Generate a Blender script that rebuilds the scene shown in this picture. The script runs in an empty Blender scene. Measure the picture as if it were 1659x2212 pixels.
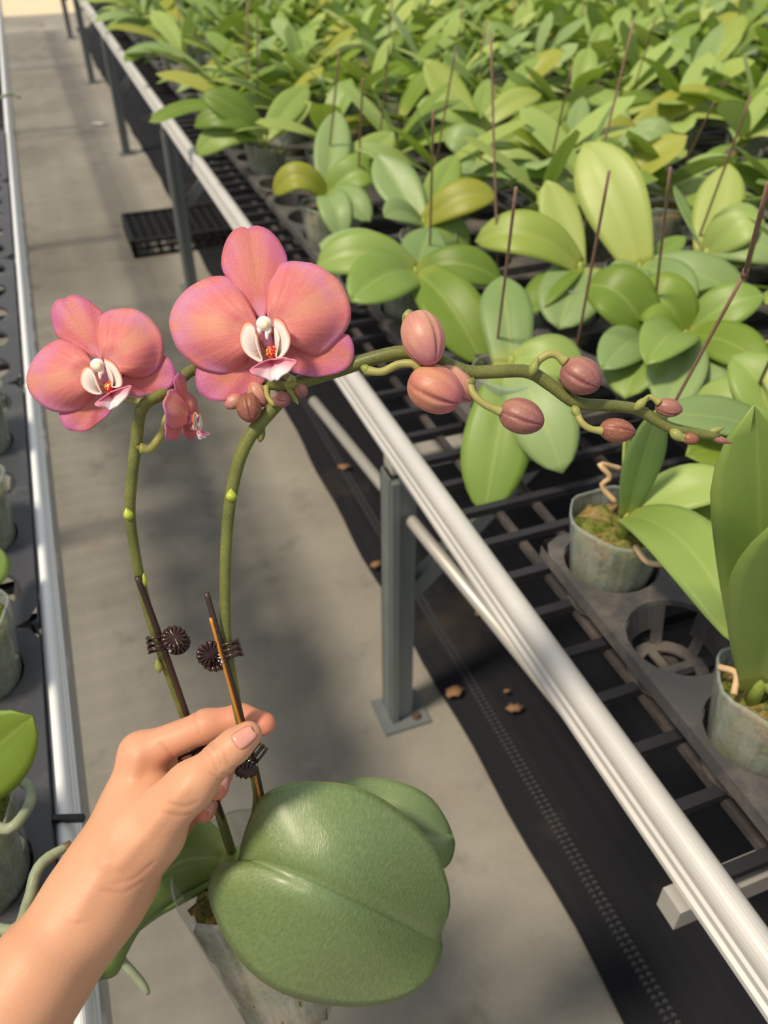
import bpy, math, random
import numpy as np
from mathutils import Vector, Matrix

# ------------------------------------------------------------------ camera, light, exposure
scn = bpy.context.scene
col = scn.collection
F, CX, CY, CAMH = 1800.0, 829.5, 1106.0, 1.25
VPX, VPY, NADX = -30.0, -295.0, 849.0
_a = np.array([VPX - CX, -(VPY - CY), -F])
_ox = NADX - CX
_oy = -(F * F + (VPX - CX) * _ox) / (VPY - CY)
UPC = -np.array([_ox, -_oy, -F]); UPC /= np.linalg.norm(UPC)
YC = _a / np.linalg.norm(_a)
XC = np.cross(YC, UPC)
M = np.array([XC, YC, UPC])            # camera axes -> world axes
CAM = np.array([0.0, 0.0, CAMH])

cd = bpy.data.cameras.new('camera')
cam = bpy.data.objects.new('camera', cd)
col.objects.link(cam)
mw = Matrix([[*M[i], CAM[i]] for i in range(3)] + [[0, 0, 0, 1]])
cam.matrix_world = mw
cd.sensor_fit = 'AUTO'; cd.sensor_width = 36.0
cd.lens = F / 2212 * 36.0
cd.clip_start = 0.01; cd.clip_end = 200
cd.dof.use_dof = True
cd.dof.focus_distance = 0.415
cd.dof.aperture_fstop = 10.5
scn.camera = cam

world = bpy.data.worlds.new('greenhouse_light'); scn.world = world
world.use_nodes = True
bg = world.node_tree.nodes['Background']
bg.inputs[0].default_value = (0.94, 0.97, 1.0, 1)
bg.inputs[1].default_value = 0.55

SUN_FROM = Vector((-0.50, -0.12, 0.86)).normalized()
sd = bpy.data.lights.new('sun', 'SUN'); sd.energy = 3.55; sd.angle = math.radians(8)
sd.color = (1.0, 0.86, 0.66)
so = bpy.data.objects.new('sun', sd); col.objects.link(so)
so.location = (-3, 0, 6)
so.rotation_euler = SUN_FROM.to_track_quat('Z', 'Y').to_euler()

scn.view_settings.view_transform = 'Standard'
scn.view_settings.look = 'None'
scn.view_settings.exposure = 0.0
scn.view_settings.gamma = 1.0
scn.view_settings.use_curve_mapping = False
scn.cycles.use_denoising = True
scn.cycles.max_bounces = 8
scn.cycles.transparent_max_bounces = 16

rng = random.Random(7)
nrng = np.random.RandomState(3)

# ------------------------------------------------------------------ geometry helpers
def P(px, py, d):
    """world point seen at photo pixel (px,py) at depth d metres along the view axis"""
    c = np.array([(px - CX) / F * d, -(py - CY) / F * d, -d])
    return M @ c + CAM
def ray(px, py):
    return M @ np.array([(px - CX) / F, -(py - CY) / F, -1.0])
def at(px, py, z):
    r = ray(px, py); return CAM + r * ((z - CAMH) / r[2])
def at_len(base, px, py, L, hint=0):
    """point on the sight line at distance L from base: hint +1 the far one, -1 the near one"""
    d = ray(px, py); d = d / np.linalg.norm(d)
    o = CAM - base
    b = d @ o; c = o @ o - L * L
    disc = b * b - c
    if disc <= 0 or hint == 0: return CAM + d * (-b)
    return CAM + d * (-b + hint * math.sqrt(disc))

def obj(name, verts, faces, mat=None, parent=None, smooth=True, uv=None, loc=None, attr=None):
    me = bpy.data.meshes.new(name)
    v = np.asarray(verts, float)
    if loc is not None: v = v - np.asarray(loc)
    me.from_pydata(v.tolist(), [], [tuple(int(i) for i in f) for f in faces])
    if smooth: me.polygons.foreach_set('use_smooth', [True] * len(me.polygons))
    if uv is not None:
        lay = me.uv_layers.new(name='UVMap')
        li = np.zeros(len(me.loops), int); me.loops.foreach_get('vertex_index', li)
        lay.data.foreach_set('uv', np.asarray(uv, float)[li].ravel())
    if attr is not None:
        for k, a in attr.items():
            at_ = me.attributes.new(k, 'FLOAT', 'POINT'); at_.data.foreach_set('value', np.asarray(a, float))
    if mat: me.materials.append(mat)
    me.update()
    return link(name, me, parent)
def link(name, me, parent=None, loc=None):
    o = bpy.data.objects.new(name, me); col.objects.link(o)
    if parent is not None: o.parent = parent
    if loc is not None: o.location = loc
    return o
def empty(name, loc=(0, 0, 0)):
    o = bpy.data.objects.new(name, None); col.objects.link(o)
    o.location = loc; o.empty_display_size = 0.02
    return o
def tag(o, label=None, cat=None, group=None, kind=None):
    if label: o['label'] = label
    if cat: o['category'] = cat
    if group: o['group'] = group
    if kind: o['kind'] = kind
    return o
def solidify(o, t, offset=0.0):
    m = o.modifiers.new('thickness', 'SOLIDIFY'); m.thickness = t; m.offset = offset
    return o

class MB:
    """collects verts and faces"""
    def __init__(s): s.v = []; s.f = []; s.uv = []
    def add(s, v, f, uv=None):
        n = len(s.v); s.v += [tuple(p) for p in v]; s.f += [tuple(i + n for i in q) for q in f]
        s.uv += [tuple(p) for p in (uv if uv is not None else [(0, 0)] * len(v))]
        return s
    def box(s, c, d, R=None):
        c = np.array(c, float); h = np.array(d, float) / 2
        vs = [np.array([x, y, z]) * h for x in (-1, 1) for y in (-1, 1) for z in (-1, 1)]
        if R is not None: vs = [R @ p for p in vs]
        return s.add([p + c for p in vs], [(0, 1, 3, 2), (4, 6, 7, 5), (0, 4, 5, 1), (2, 3, 7, 6), (0, 2, 6, 4), (1, 5, 7, 3)])
    def bar(s, a, b, w, h, up=(0, 0, 1)):
        a = np.array(a, float); b = np.array(b, float); d = b - a; L = np.linalg.norm(d); d /= L
        up = np.array(up, float); sd_ = np.cross(d, up); sd_ /= np.linalg.norm(sd_); up = np.cross(sd_, d)
        R = np.array([d, sd_, up]).T
        return s.box((a + b) / 2, (L, w, h), R)
    def tube(s, pts, r, n=8, cap=True):
        v, f, uv = tube(pts, r, n, cap); return s.add(v, f, uv)
    def build(s, name, mat, parent=None, smooth=False, loc=None):
        return obj(name, s.v, s.f, mat, parent, smooth, uv=s.uv, loc=loc)

def spline(pts, n):
    """Catmull-Rom through pts, n samples, uniform in arc length"""
    p = np.asarray(pts, float)
    if len(p) == 2:
        t = np.linspace(0, 1, n)[:, None]; return p[0] * (1 - t) + p[1] * t
    q = np.vstack([2 * p[0] - p[1], p, 2 * p[-1] - p[-2]])
    out = []
    m = 12
    for i in range(1, len(q) - 2):
        t = np.linspace(0, 1, m, endpoint=False)[:, None]
        a, b, c, d = q[i - 1], q[i], q[i + 1], q[i + 2]
        out.append(0.5 * ((2 * b) + (-a + c) * t + (2 * a - 5 * b + 4 * c - d) * t ** 2 + (-a + 3 * b - 3 * c + d) * t ** 3))
    out = np.vstack(out + [p[-1:]])
    return resample(out, n)
def resample(p, n):
    p = np.asarray(p, float)
    s = np.r_[0, np.cumsum(np.linalg.norm(np.diff(p[:, :3], axis=0), axis=1))]
    t = np.linspace(0, s[-1], n)
    return np.stack([np.interp(t, s, p[:, k]) for k in range(p.shape[1])], 1)
def frames(p):
    p = np.asarray(p, float); n = len(p)
    T = np.gradient(p, axis=0); T /= np.linalg.norm(T, axis=1)[:, None] + 1e-12
    ref = np.array([0, 0, 1.0])
    if abs(T[0] @ ref) > 0.9: ref = np.array([1.0, 0, 0])
    N = np.zeros_like(p); N[0] = np.cross(T[0], ref); N[0] /= np.linalg.norm(N[0])
    for i in range(1, n):
        v = N[i - 1] - (N[i - 1] @ T[i]) * T[i]; N[i] = v / np.linalg.norm(v)
    return T, N, np.cross(T, N)
def tube(pts, r, n=10, cap=True):
    p = np.asarray(pts, float); m = len(p)
    r = np.full(m, r, float) if np.isscalar(r) else np.asarray(r, float)
    T, N, B = frames(p)
    a = np.arange(n) * 2 * math.pi / n
    V = p[:, None] + r[:, None, None] * (np.cos(a)[None, :, None] * N[:, None] + np.sin(a)[None, :, None] * B[:, None])
    V = V.reshape(-1, 3)
    f = [(i * n + k, i * n + (k + 1) % n, (i + 1) * n + (k + 1) % n, (i + 1) * n + k) for i in range(m - 1) for k in range(n)]
    uv = [(k / n, i / (m - 1)) for i in range(m) for k in range(n)]
    if cap:
        f.append(tuple(range(n - 1, -1, -1))); f.append(tuple((m - 1) * n + k for k in range(n)))
    return V.tolist(), f, uv
def lathe(profile, n=32, axis=None, origin=None):
    """profile [(r,z)] round the z axis, or round axis through origin"""
    pr = np.asarray(profile, float); m = len(pr)
    a = np.arange(n) * 2 * math.pi / n
    V = np.stack([pr[:, None, 0] * np.cos(a), pr[:, None, 0] * np.sin(a), np.repeat(pr[:, 1:2], n, 1)], -1).reshape(-1, 3)
    if axis is not None:
        R = np.array(Vector(axis).normalized().to_track_quat('Z', 'Y').to_matrix()); V = V @ R.T
    if origin is not None: V = V + np.asarray(origin)
    f = [(i * n + k, i * n + (k + 1) % n, (i + 1) * n + (k + 1) % n, (i + 1) * n + k) for i in range(m - 1) for k in range(n)]
    uv = [(k / n, i / (m - 1)) for i in range(m) for k in range(n)]
    return V, f, uv
def grid_faces(nu, nv):
    return [(i * nv + j, i * nv + j + 1, (i + 1) * nv + j + 1, (i + 1) * nv + j) for i in range(nu - 1) for j in range(nv - 1)]

# ------------------------------------------------------------------ materials
class NT:
    def __init__(s, name):
        s.m = bpy.data.materials.new(name); s.m.use_nodes = True
        s.t = s.m.node_tree; s.n = s.t.nodes; s.l = s.t.links
        s.b = s.n['Principled BSDF']; s.out = s.n['Material Output']
    def new(s, typ, **kw):
        x = s.n.new(typ)
        for k, v in kw.items():
            if isinstance(k, str) and hasattr(x, k): setattr(x, k, v)
        return x
    def ln(s, a, b): s.l.new(a, b)
    def noise(s, scale=5, detail=4, rough=.55, vec=None, dist=0.0, color=False):
        x = s.n.new('ShaderNodeTexNoise'); x.inputs['Scale'].default_value = scale
        x.inputs['Detail'].default_value = detail; x.inputs['Roughness'].default_value = rough
        x.inputs['Distortion'].default_value = dist
        if vec is not None: s.ln(vec, x.inputs['Vector'])
        return x.outputs['Color' if color else 'Fac']
    def coord(s, which='Object', scale=None):
        x = s.n.new('ShaderNodeTexCoord').outputs[which]
        if scale is None: return x
        m = s.n.new('ShaderNodeMapping'); m.inputs['Scale'].default_value = scale; s.ln(x, m.inputs['Vector'])
        return m.outputs[0]
    def ramp(s, fac, stops, interp='LINEAR'):
        x = s.n.new('ShaderNodeValToRGB'); x.color_ramp.interpolation = interp
        e = x.color_ramp.elements
        while len(e) < len(stops): e.new(0.5)
        for i, (p, c) in enumerate(stops):
            e[i].position = p
            e[i].color = (c, c, c, 1) if np.isscalar(c) else (*c, 1)
        s.ln(fac, x.inputs[0]); return x.outputs[0]
    def mix(s, fac, a, b, blend='MIX'):
        x = s.n.new('ShaderNodeMix'); x.data_type = 'RGBA'; x.blend_type = blend
        for i, v in ((0, fac), (6, a), (7, b)):
            if isinstance(v, (int, float)): x.inputs[i].default_value = v if i == 0 else (v, v, v, 1)
            elif isinstance(v, tuple): x.inputs[i].default_value = (*v, 1)
            else: s.ln(v, x.inputs[i])
        return x.outputs[2]
    def math(s, op, a, b=0.0, clamp=False):
        x = s.n.new('ShaderNodeMath'); x.operation = op; x.use_clamp = clamp
        for i, v in ((0, a), (1, b)):
            if isinstance(v, (int, float)): x.inputs[i].default_value = v
            else: s.ln(v, x.inputs[i])
        return x.outputs[0]
    def uvsep(s):
        x = s.n.new('ShaderNodeSeparateXYZ'); s.ln(s.coord('UV'), x.inputs[0]); return x.outputs[0], x.outputs[1]
    def attr(s, name):
        x = s.n.new('ShaderNodeAttribute'); x.attribute_name = name; return x.outputs['Fac']
    def rand(s):
        return s.n.new('ShaderNodeObjectInfo').outputs['Random']
    def set(s, base=None, rough=None, metal=None, spec=None, coat=None, sss=None, sheen=None):
        for k, v in (('Base Color', base), ('Roughness', rough), ('Metallic', metal), ('Specular IOR Level', spec), ('Coat Weight', coat)):
            if v is None: continue
            i = s.b.inputs[k]
            if isinstance(v, tuple): i.default_value = (*v, 1)
            elif isinstance(v, (int, float)): i.default_value = v
            else: s.ln(v, i)
        return s
    def bump(s, h, strength=.3, dist=.002):
        x = s.n.new('ShaderNodeBump'); x.inputs['Strength'].default_value = strength; x.inputs['Distance'].default_value = dist
        s.ln(h, x.inputs['Height']); s.ln(x.outputs[0], s.b.inputs['Normal']); return x.outputs[0]
    def translucent(s, colr, fac):
        tr = s.n.new('ShaderNodeBsdfTranslucent')
        if isinstance(colr, tuple): tr.inputs[0].default_value = (*colr, 1)
        else: s.ln(colr, tr.inputs[0])
        mx = s.n.new('ShaderNodeMixShader'); mx.inputs[0].default_value = fac
        s.ln(s.b.outputs[0], mx.inputs[1]); s.ln(tr.outputs[0], mx.inputs[2]); s.ln(mx.outputs[0], s.out.inputs[0])
        return s

def srgb(r, g, b):
    f = lambda c: c / 12.92 if c <= .04045 else ((c + .055) / 1.055) ** 2.4
    return (f(r / 255), f(g / 255), f(b / 255))

def m_simple(name, c, rough=.5, metal=0, spec=.5, nscale=None, var=.15):
    t = NT(name)
    if nscale:
        n = t.noise(nscale, 5, .6, t.coord('Object'))
        c = t.mix(n, tuple(x * (1 - var) for x in c), tuple(min(1, x * (1 + var)) for x in c))
    t.set(c, rough, metal, spec); return t.m

MAT = {}
def floor_mat():
    t = NT('concrete'); co = t.coord('Object')
    n1 = t.noise(1.6, 6, .6, co, 0.4); n2 = t.noise(9, 5, .6, co); n3 = t.noise(90, 3, .6, co)
    c = t.ramp(n1, [(.30, srgb(132, 128, 120)), (.5, srgb(152, 148, 139)), (.72, srgb(167, 163, 154))])
    d = t.ramp(n2, [(.28, .70), (.42, .97), (.6, 1.0)]); c = t.mix(1.0, c, d, 'MULTIPLY')
    st = t.noise(4.2, 2, .5, co, .3); c = t.mix(t.ramp(st, [(.66, 0.0), (.74, .35)]), c, srgb(150, 128, 104))
    c = t.mix(.18, c, t.ramp(n3, [(.3, .55), (.7, 1.0)]), 'MULTIPLY')
    t.set(c, .8, 0, .25); t.bump(n3, .15, .002); return t.m
def mat_mat():
    t = NT('woven_ground_cover'); co = t.coord('Object')
    n = t.noise(3, 5, .6, co); ln_ = t.noise(1, 4, .6, t.coord('Object', (55, 1.2, 1)))
    c = t.mix(ln_, srgb(20, 21, 25), srgb(38, 39, 44))
    c = t.mix(t.ramp(n, [(.58, 0.0), (.78, .35)]), c, srgb(98, 84, 66))
    w = t.new('ShaderNodeTexWave'); w.inputs['Scale'].default_value = 260; t.ln(co, w.inputs[0])
    t.set(c, .7, 0, .15); t.bump(w.outputs[1], .25, .001); return t.m
def leaf_mat(name, c0, c1, c2, trans=.22, waxy=.42, dry=0.0):
    t = NT(name); u, v = t.uvsep(); co = t.coord('Object')
    r = t.rand()
    c = t.ramp(r, [(0, c0), (.5, c1), (1, c2)])
    n = t.noise(22, 4, .6, co, .2)
    c = t.mix(t.math('MULTIPLY', n, .4), c, (0.40, 0.52, 0.14))
    mid = t.math('ABSOLUTE', t.math('SUBTRACT', v, .5))
    c = t.mix(t.ramp(mid, [(0, .55), (.03, .1), (.06, 0.0)]), c, (.42, .52, .16))
    c = t.mix(t.ramp(u, [(0, .75), (.2, 0.0)]), c, (.50, .52, .13))
    ns = t.noise(120, 2, .5, co); spots = t.ramp(ns, [(.70, 0.0), (.76, .5)])
    t.set(c, t.ramp(n, [(0, waxy - .07), (1, waxy + .12)]), 0, .5)
    fine = t.noise(1, 3, .6, t.coord('UV', (3, 60, 1)))
    t.bump(fine, .10, .0015)
    t.translucent(t.mix(.5, c, (.40, .58, .05)), trans); return t.m
def big_leaf_mat():
    t = NT('waxy_broad_leaf'); u, v = t.uvsep(); co = t.coord('Object')
    n = t.noise(30, 5, .65, t.coord('UV', (3.2, 1.2, 1)), .4)
    fine = t.noise(1, 4, .65, t.coord('UV', (190, 24, 1)), .6)
    c = t.ramp(n, [(.25, srgb(88, 112, 52)), (.55, srgb(114, 138, 76)), (.8, srgb(144, 160, 106))])
    c = t.mix(t.math('MULTIPLY', fine, .38), c, srgb(152, 172, 128))
    mid = t.math('ABSOLUTE', t.math('SUBTRACT', v, .5))
    c = t.mix(t.ramp(mid, [(.485, 0.0), (.5, .8)]), c, srgb(150, 160, 70))
    c = t.mix(t.ramp(mid, [(0, .35), (.012, 0.0)]), c, srgb(60, 92, 40))
    t.set(c, t.ramp(fine, [(.2, .26), (.8, .42)]), 0, .7, .6)
    t.b.inputs['Coat Roughness'].default_value = .33
    t.bump(fine, .30, .0026)
    t.translucent(srgb(130, 165, 50), .08); return t.m
def petal_mat(name, base, streak, edge, cen, trans=.25):
    t = NT(name); u, v = t.uvsep(); co = t.coord('Object')
    du = t.math('ABSOLUTE', t.math('SUBTRACT', u, .5))
    n = t.noise(70, 3, .6, co); n2 = t.noise(2500, 2, .5, co); n3 = t.noise(1, 4, .6, t.coord('UV', (26, 1.4, 1)), .2)
    c = t.mix(t.ramp(n3, [(.35, 0.0), (.65, .35)]), base, tuple(min(1, x * 1.12) for x in streak))
    sk = t.math('MULTIPLY', t.ramp(du, [(.01, 1.0), (.11, 0.0)]), t.ramp(v, [(.1, .3), (.5, 1.0), (.95, .5)]))
    c = t.mix(t.math('MULTIPLY', sk, .7), c, streak)
    ed = t.math('MULTIPLY', t.ramp(v, [(.66, 0.0), (1.0, 1.0)]), t.ramp(n, [(.40, .12), (.58, 1.0)]))
    c = t.mix(t.math('MULTIPLY', ed, .85), c, edge)
    c = t.mix(t.ramp(v, [(.06, .9), (.30, 0.0)]), c, cen)
    c = t.mix(t.ramp(n2, [(.50, 0.0), (.70, .30)]), c, srgb(255, 214, 196))
    t.set(c, .5, 0, .35)
    t.bump(t.math('ADD', n3, t.math('MULTIPLY', n2, .25)), .35, .0006)
    t.translucent(t.mix(.4, c, (1, .35, .3)), trans); return t.m
def lip_mat(name, base, edge, edge_at=.78, spots=True, lowspot=0.0):
    t = NT(name); u, v = t.uvsep(); co = t.coord('UV', (9, 9, 1))
    c = t.mix(t.ramp(v, [(edge_at, 0.0), (.99, 1.0)]), base, edge)
    if spots:
        n = t.noise(2.6, 1, .5, co, .5)
        m = t.math('MULTIPLY', t.ramp(n, [(.55, 0.0), (.59, 1.0)]), t.ramp(v, [(.05, 1.0), (.28, .9), (.42, lowspot)]))
        c = t.mix(m, c, srgb(150, 22, 40))
    t.set(c, .45, 0, .4); t.translucent(c, .2); return t.m
def bud_mat(name, a, b, c3):
    t = NT(name); u, v = t.uvsep()
    n = t.noise(1, 4, .6, t.coord('UV', (9, 1.2, 1)), .3); n2 = t.noise(900, 2, .5, t.coord('Object'))
    c = t.mix(t.ramp(n, [(.3, 0.0), (.7, 1.0)]), a, b)
    c = t.mix(t.ramp(v, [(.55, 0.0), (1.0, .75)]), c, c3)
    c = t.mix(t.math('MULTIPLY', t.attr('seam'), .95), c, srgb(112, 36, 58))
    c = t.mix(t.ramp(n2, [(.55, 0.0), (.75, .2)]), c, srgb(235, 200, 170))
    t.set(c, .42, 0, .45); t.bump(n, .15, .0008); return t.m
def stem_mat(name, a, b):
    t = NT(name); co = t.coord('Object')
    n = t.noise(60, 3, .6, co); n2 = t.noise(2300, 2, .6, co)
    c = t.mix(t.ramp(n, [(.3, 0.0), (.7, 1.0)]), a, b)
    c = t.mix(t.ramp(n2, [(.52, 0.0), (.7, .38)]), c, srgb(190, 184, 126))
    t.set(c, .45, 0, .4); return t.m
def skin_mat():
    t = NT('skin'); co = t.coord('Object')
    n = t.noise(26, 4, .6, co); pores = t.noise(1, 3, .6, t.coord('Object', (900, 900, 900)))
    wr = t.noise(1, 4, .65, t.coord('Object', (260, 520, 340)), .8)
    c = t.mix(n, srgb(208, 150, 116), srgb(226, 172, 138))
    c = t.mix(t.math('MULTIPLY', t.attr('red'), .8), c, srgb(216, 126, 106))
    c = t.mix(t.math('MULTIPLY', t.attr('fold'), .3), c, srgb(172, 108, 82))
    t.set(c, .48, 0, .42)
    t.b.inputs['Subsurface Weight'].default_value = .22
    t.b.inputs['Subsurface Radius'].default_value = (.008, .003, .0015)
    t.b.inputs['Subsurface Scale'].default_value = .45
    t.bump(t.math('ADD', t.math('MULTIPLY', pores, .6), wr), .26, .0007); return t.m
def plastic_pot(name, clear=.42, tint=(.82, .88, .86)):
    t = NT(name); co = t.coord('Object')
    n = t.noise(1, 4, .6, t.coord('UV', (26, 2.0, 1)), .6); n2 = t.noise(26, 5, .7, co)
    c = t.mix(t.ramp(n2, [(.45, 0.0), (.75, .5)]), tint, srgb(120, 130, 88))
    t.set(c, .22, 0, .5)
    t.bump(n, .35, .002)
    tp = t.new('ShaderNodeBsdfTransparent'); tp.inputs[0].default_value = (.93, .95, .93, 1)
    mx = t.new('ShaderNodeMixShader'); t.ln(t.ramp(n, [(.30, clear + .16), (.62, clear - .10)]), mx.inputs[0])
    t.ln(t.b.outputs[0], mx.inputs[1]); t.ln(tp.outputs[0], mx.inputs[2]); t.ln(mx.outputs[0], t.out.inputs[0])
    return t.m
def moss_mat():
    t = NT('moss_and_bark'); co = t.coord('Object')
    n = t.noise(45, 5, .7, co); n2 = t.noise(160, 4, .7, co)
    c = t.ramp(n, [(.26, srgb(70, 82, 26)), (.40, srgb(112, 122, 50)), (.50, srgb(150, 150, 84)), (.58, srgb(168, 136, 88)), (.70, srgb(204, 176, 134)), (.82, srgb(116, 78, 46))])
    c = t.mix(1.0, c, t.ramp(n2, [(.3, .35), (.6, 1.0)]), 'MULTIPLY')
    t.set(c, .9, 0, .1); t.bump(n2, .9, .006); return t.m
def metal_mat(name, a, b, rough=.38, metal=.85, scale=12):
    t = NT(name); co = t.coord('Object')
    n = t.noise(scale, 5, .6, co)
    t.set(t.mix(n, a, b), t.ramp(n, [(.2, rough - .08), (.8, rough + .12)]), metal, .5); return t.m
def dusty(name, a, dust, lo=.52, hi=.75, rough=.55, scale=14):
    t = NT(name); co = t.coord('Object'); n = t.noise(scale, 6, .7, co)
    t.set(t.mix(t.ramp(n, [(lo, 0.0), (hi, .8)]), a, dust), rough, 0, .4); return t.m

MAT['floor'] = floor_mat(); MAT['mat'] = mat_mat()
MAT['alu'] = metal_mat('pale_aluminium', (.58, .565, .55), (.68, .665, .65), .42, .2)
MAT['alu_white'] = metal_mat('white_aluminium', (.84, .87, .90), (.90, .92, .94), .45, .0)
MAT['galv'] = metal_mat('galvanised_steel', (.17, .195, .20), (.25, .28, .285), .48, .35)
MAT['galv_pale'] = metal_mat('pale_galvanised_steel', (.50, .48, .45), (.58, .56, .53), .42, .4)
MAT['wire'] = dusty('dark_mesh_wire', srgb(44, 44, 50), srgb(128, 118, 112), .50, .78, .5)
MAT['wire_dusty'] = dusty('dusty_mesh_wire', srgb(58, 54, 55), srgb(118, 108, 104), .44, .75, .7)
MAT['tray'] = dusty('black_tray_plastic', srgb(74, 73, 75), srgb(138, 128, 118), .46, .80, .42)
MAT['tray_left'] = dusty('grey_tray_plastic', srgb(70, 72, 78), srgb(120, 116, 112), .55, .85, .42)
MAT['leafA'] = leaf_mat('yellow_green_leaf', srgb(148, 168, 66), srgb(164, 182, 86), srgb(186, 200, 114))
MAT['leafB'] = leaf_mat('mid_green_leaf', srgb(116, 150, 60), srgb(140, 168, 82), srgb(168, 192, 108))
MAT['leafC'] = leaf_mat('grey_green_leaf', srgb(116, 148, 92), srgb(136, 164, 108), srgb(156, 182, 124))
MAT['leafD'] = leaf_mat('deep_green_leaf', srgb(98, 132, 28), srgb(114, 145, 38), srgb(132, 160, 50), .34)
MAT['leafY'] = leaf_mat('olive_yellow_leaf', srgb(158, 160, 40), srgb(172, 172, 58), srgb(184, 184, 80), .34)
MAT['bigleaf'] = big_leaf_mat()
MAT['leafE'] = leaf_mat('olive_green_leaf', srgb(84, 112, 44), srgb(94, 122, 52), srgb(104, 130, 60), .12)
MAT['petal'] = petal_mat('coral_petal', srgb(222, 116, 124), srgb(236, 174, 140), srgb(212, 140, 200), srgb(246, 190, 200))
MAT['sepal'] = petal_mat('rose_sepal', srgb(214, 108, 124), srgb(216, 138, 106), srgb(202, 112, 184), srgb(238, 176, 220))
MAT['lobe'] = lip_mat('white_lip_lobe', srgb(250, 238, 230), srgb(236, 110, 60), .84, True, 0.0)
MAT['throat'] = lip_mat('speckled_lip_throat', srgb(206, 150, 128), srgb(214, 150, 150), .9, True, .9)
def tip_mat():
    t = NT('pink_and_white_lip'); u, v = t.uvsep()
    du = t.math('ABSOLUTE', t.math('SUBTRACT', u, .5)); n = t.noise(1, 3, .6, t.coord('UV', (14, 3, 1)))
    w = t.math('MULTIPLY', t.ramp(du, [(.08, 1.0), (.26, .15)]), t.ramp(v, [(.25, 0.0), (.62, 1.0)]))
    c = t.mix(t.math('MULTIPLY', n, .35), srgb(232, 116, 140), srgb(238, 150, 200))
    c = t.mix(w, c, srgb(253, 244, 248)); t.set(c, .45, 0, .4); t.translucent(c, .2); return t.m
MAT['midlobe'] = tip_mat()
MAT['column'] = m_simple('white_column', srgb(250, 236, 226), .4, nscale=200, var=.05)
MAT['anther'] = m_simple('cream_anther', srgb(248, 236, 200), .45)
MAT['colpink'] = m_simple('pink_column', srgb(222, 150, 190), .45)
MAT['callus'] = None
MAT['bud'] = bud_mat('mauve_bud', srgb(140, 84, 86), srgb(172, 122, 104), srgb(136, 72, 88))
MAT['budpink'] = bud_mat('rosy_bud', srgb(190, 116, 116), srgb(206, 158, 130), srgb(180, 92, 130))
MAT['budcoral'] = bud_mat('coral_opening_bud', srgb(186, 104, 94), srgb(204, 148, 116), srgb(188, 90, 132))
MAT['budbrown'] = bud_mat('brown_bud', srgb(134, 78, 64), srgb(158, 104, 82), srgb(124, 66, 66))
MAT['stem'] = stem_mat('green_spike', srgb(86, 94, 42), srgb(116, 120, 60))
MAT['pedicel'] = stem_mat('pale_pedicel', srgb(150, 148, 78), srgb(168, 162, 96))
MAT['bract'] = stem_mat('green_bract', srgb(128, 138, 66), srgb(152, 158, 84))
MAT['node'] = m_simple('lime_node', srgb(176, 190, 66), .4)
MAT['skin'] = skin_mat()
MAT['nail'] = m_simple('fingernail', srgb(222, 158, 142), .25, spec=.6, nscale=60, var=.05)
MAT['clip'] = m_simple('dark_clip_plastic', srgb(58, 36, 34), .25, spec=.6, nscale=300, var=.2)
MAT['spring'] = m_simple('steel_spring', (.75, .75, .78), .25, 1.0)
MAT['potclear'] = plastic_pot('clear_pot_plastic', .66, (.80, .80, .75))
MAT['potmilky'] = plastic_pot('milky_pot_plastic', .60, srgb(182, 192, 188))
MAT['moss'] = moss_mat()
MAT['root'] = stem_mat('grey_green_root', srgb(128, 142, 116), srgb(164, 172, 146))
MAT['drroot'] = stem_mat('dry_root', srgb(196, 160, 120), srgb(220, 188, 150))
MAT['roottip'] = m_simple('brown_root_tip', srgb(110, 84, 56), .6)
MAT['stakeb'] = m_simple('brown_stake', srgb(142, 110, 94), .55, nscale=120, var=.25)
MAT['drleaf'] = m_simple('dried_leaf', srgb(146, 110, 78), .8, nscale=60, var=.35)
MAT['white_fluff'] = m_simple('white_scrap', srgb(216, 214, 206), .8)
MAT['black'] = m_simple('black_crate_plastic', srgb(40, 40, 43), .5, nscale=30, var=.3)
MAT['thread'] = m_simple('grey_stitching', srgb(78, 80, 86), .7)
MAT['bolt'] = m_simple('rusty_bolt', srgb(108, 88, 74), .55, .5)
MAT['ground_far'] = m_simple('path_sunlit_tone', srgb(226, 208, 176), .8, nscale=3, var=.1)  # sunlight on the far path, put into its bright cream colour
def stake_dark():
    t = NT('dark_stake'); co = t.coord('Object'); n = t.noise(1, 3, .6, t.coord('UV', (8, 2.5, 1)))
    t.set(t.mix(n, srgb(40, 28, 24), srgb(76, 56, 48)), .4, 0, .5); return t.m
MAT['stake_dark'] = stake_dark()
MAT['bare_wood'] = m_simple('bare_orange_wood', srgb(206, 134, 50), .5, nscale=300, var=.2)
def callus_mat():
    t = NT('red_yellow_callus'); n = t.noise(900, 2, .5, t.coord('Object'))
    t.set(t.ramp(n, [(.44, srgb(176, 26, 46)), (.5, srgb(206, 60, 40)), (.58, srgb(246, 190, 70))]), .4); return t.m
MAT['callus'] = callus_mat()

# ------------------------------------------------------------------ ground
Z_MESH, Z_TRAY, Z_RIM, Z_BASE = .660, .712, .767, .776
def slab(name, x0, x1, y0, y1, z0, z1, mat):
    m = MB(); m.box(((x0 + x1) / 2, (y0 + y1) / 2, (z0 + z1) / 2), (x1 - x0, y1 - y0, z1 - z0)); return m.build(name, mat)
fl = slab('floor', -3, 9, -3, 10.7, -.1, 0, MAT['floor']); tag(fl, kind='structure')
ft = slab('path', -3, 9, 10.7, 26, -.1, .002, MAT['ground_far']); tag(ft, kind='structure')

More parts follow.
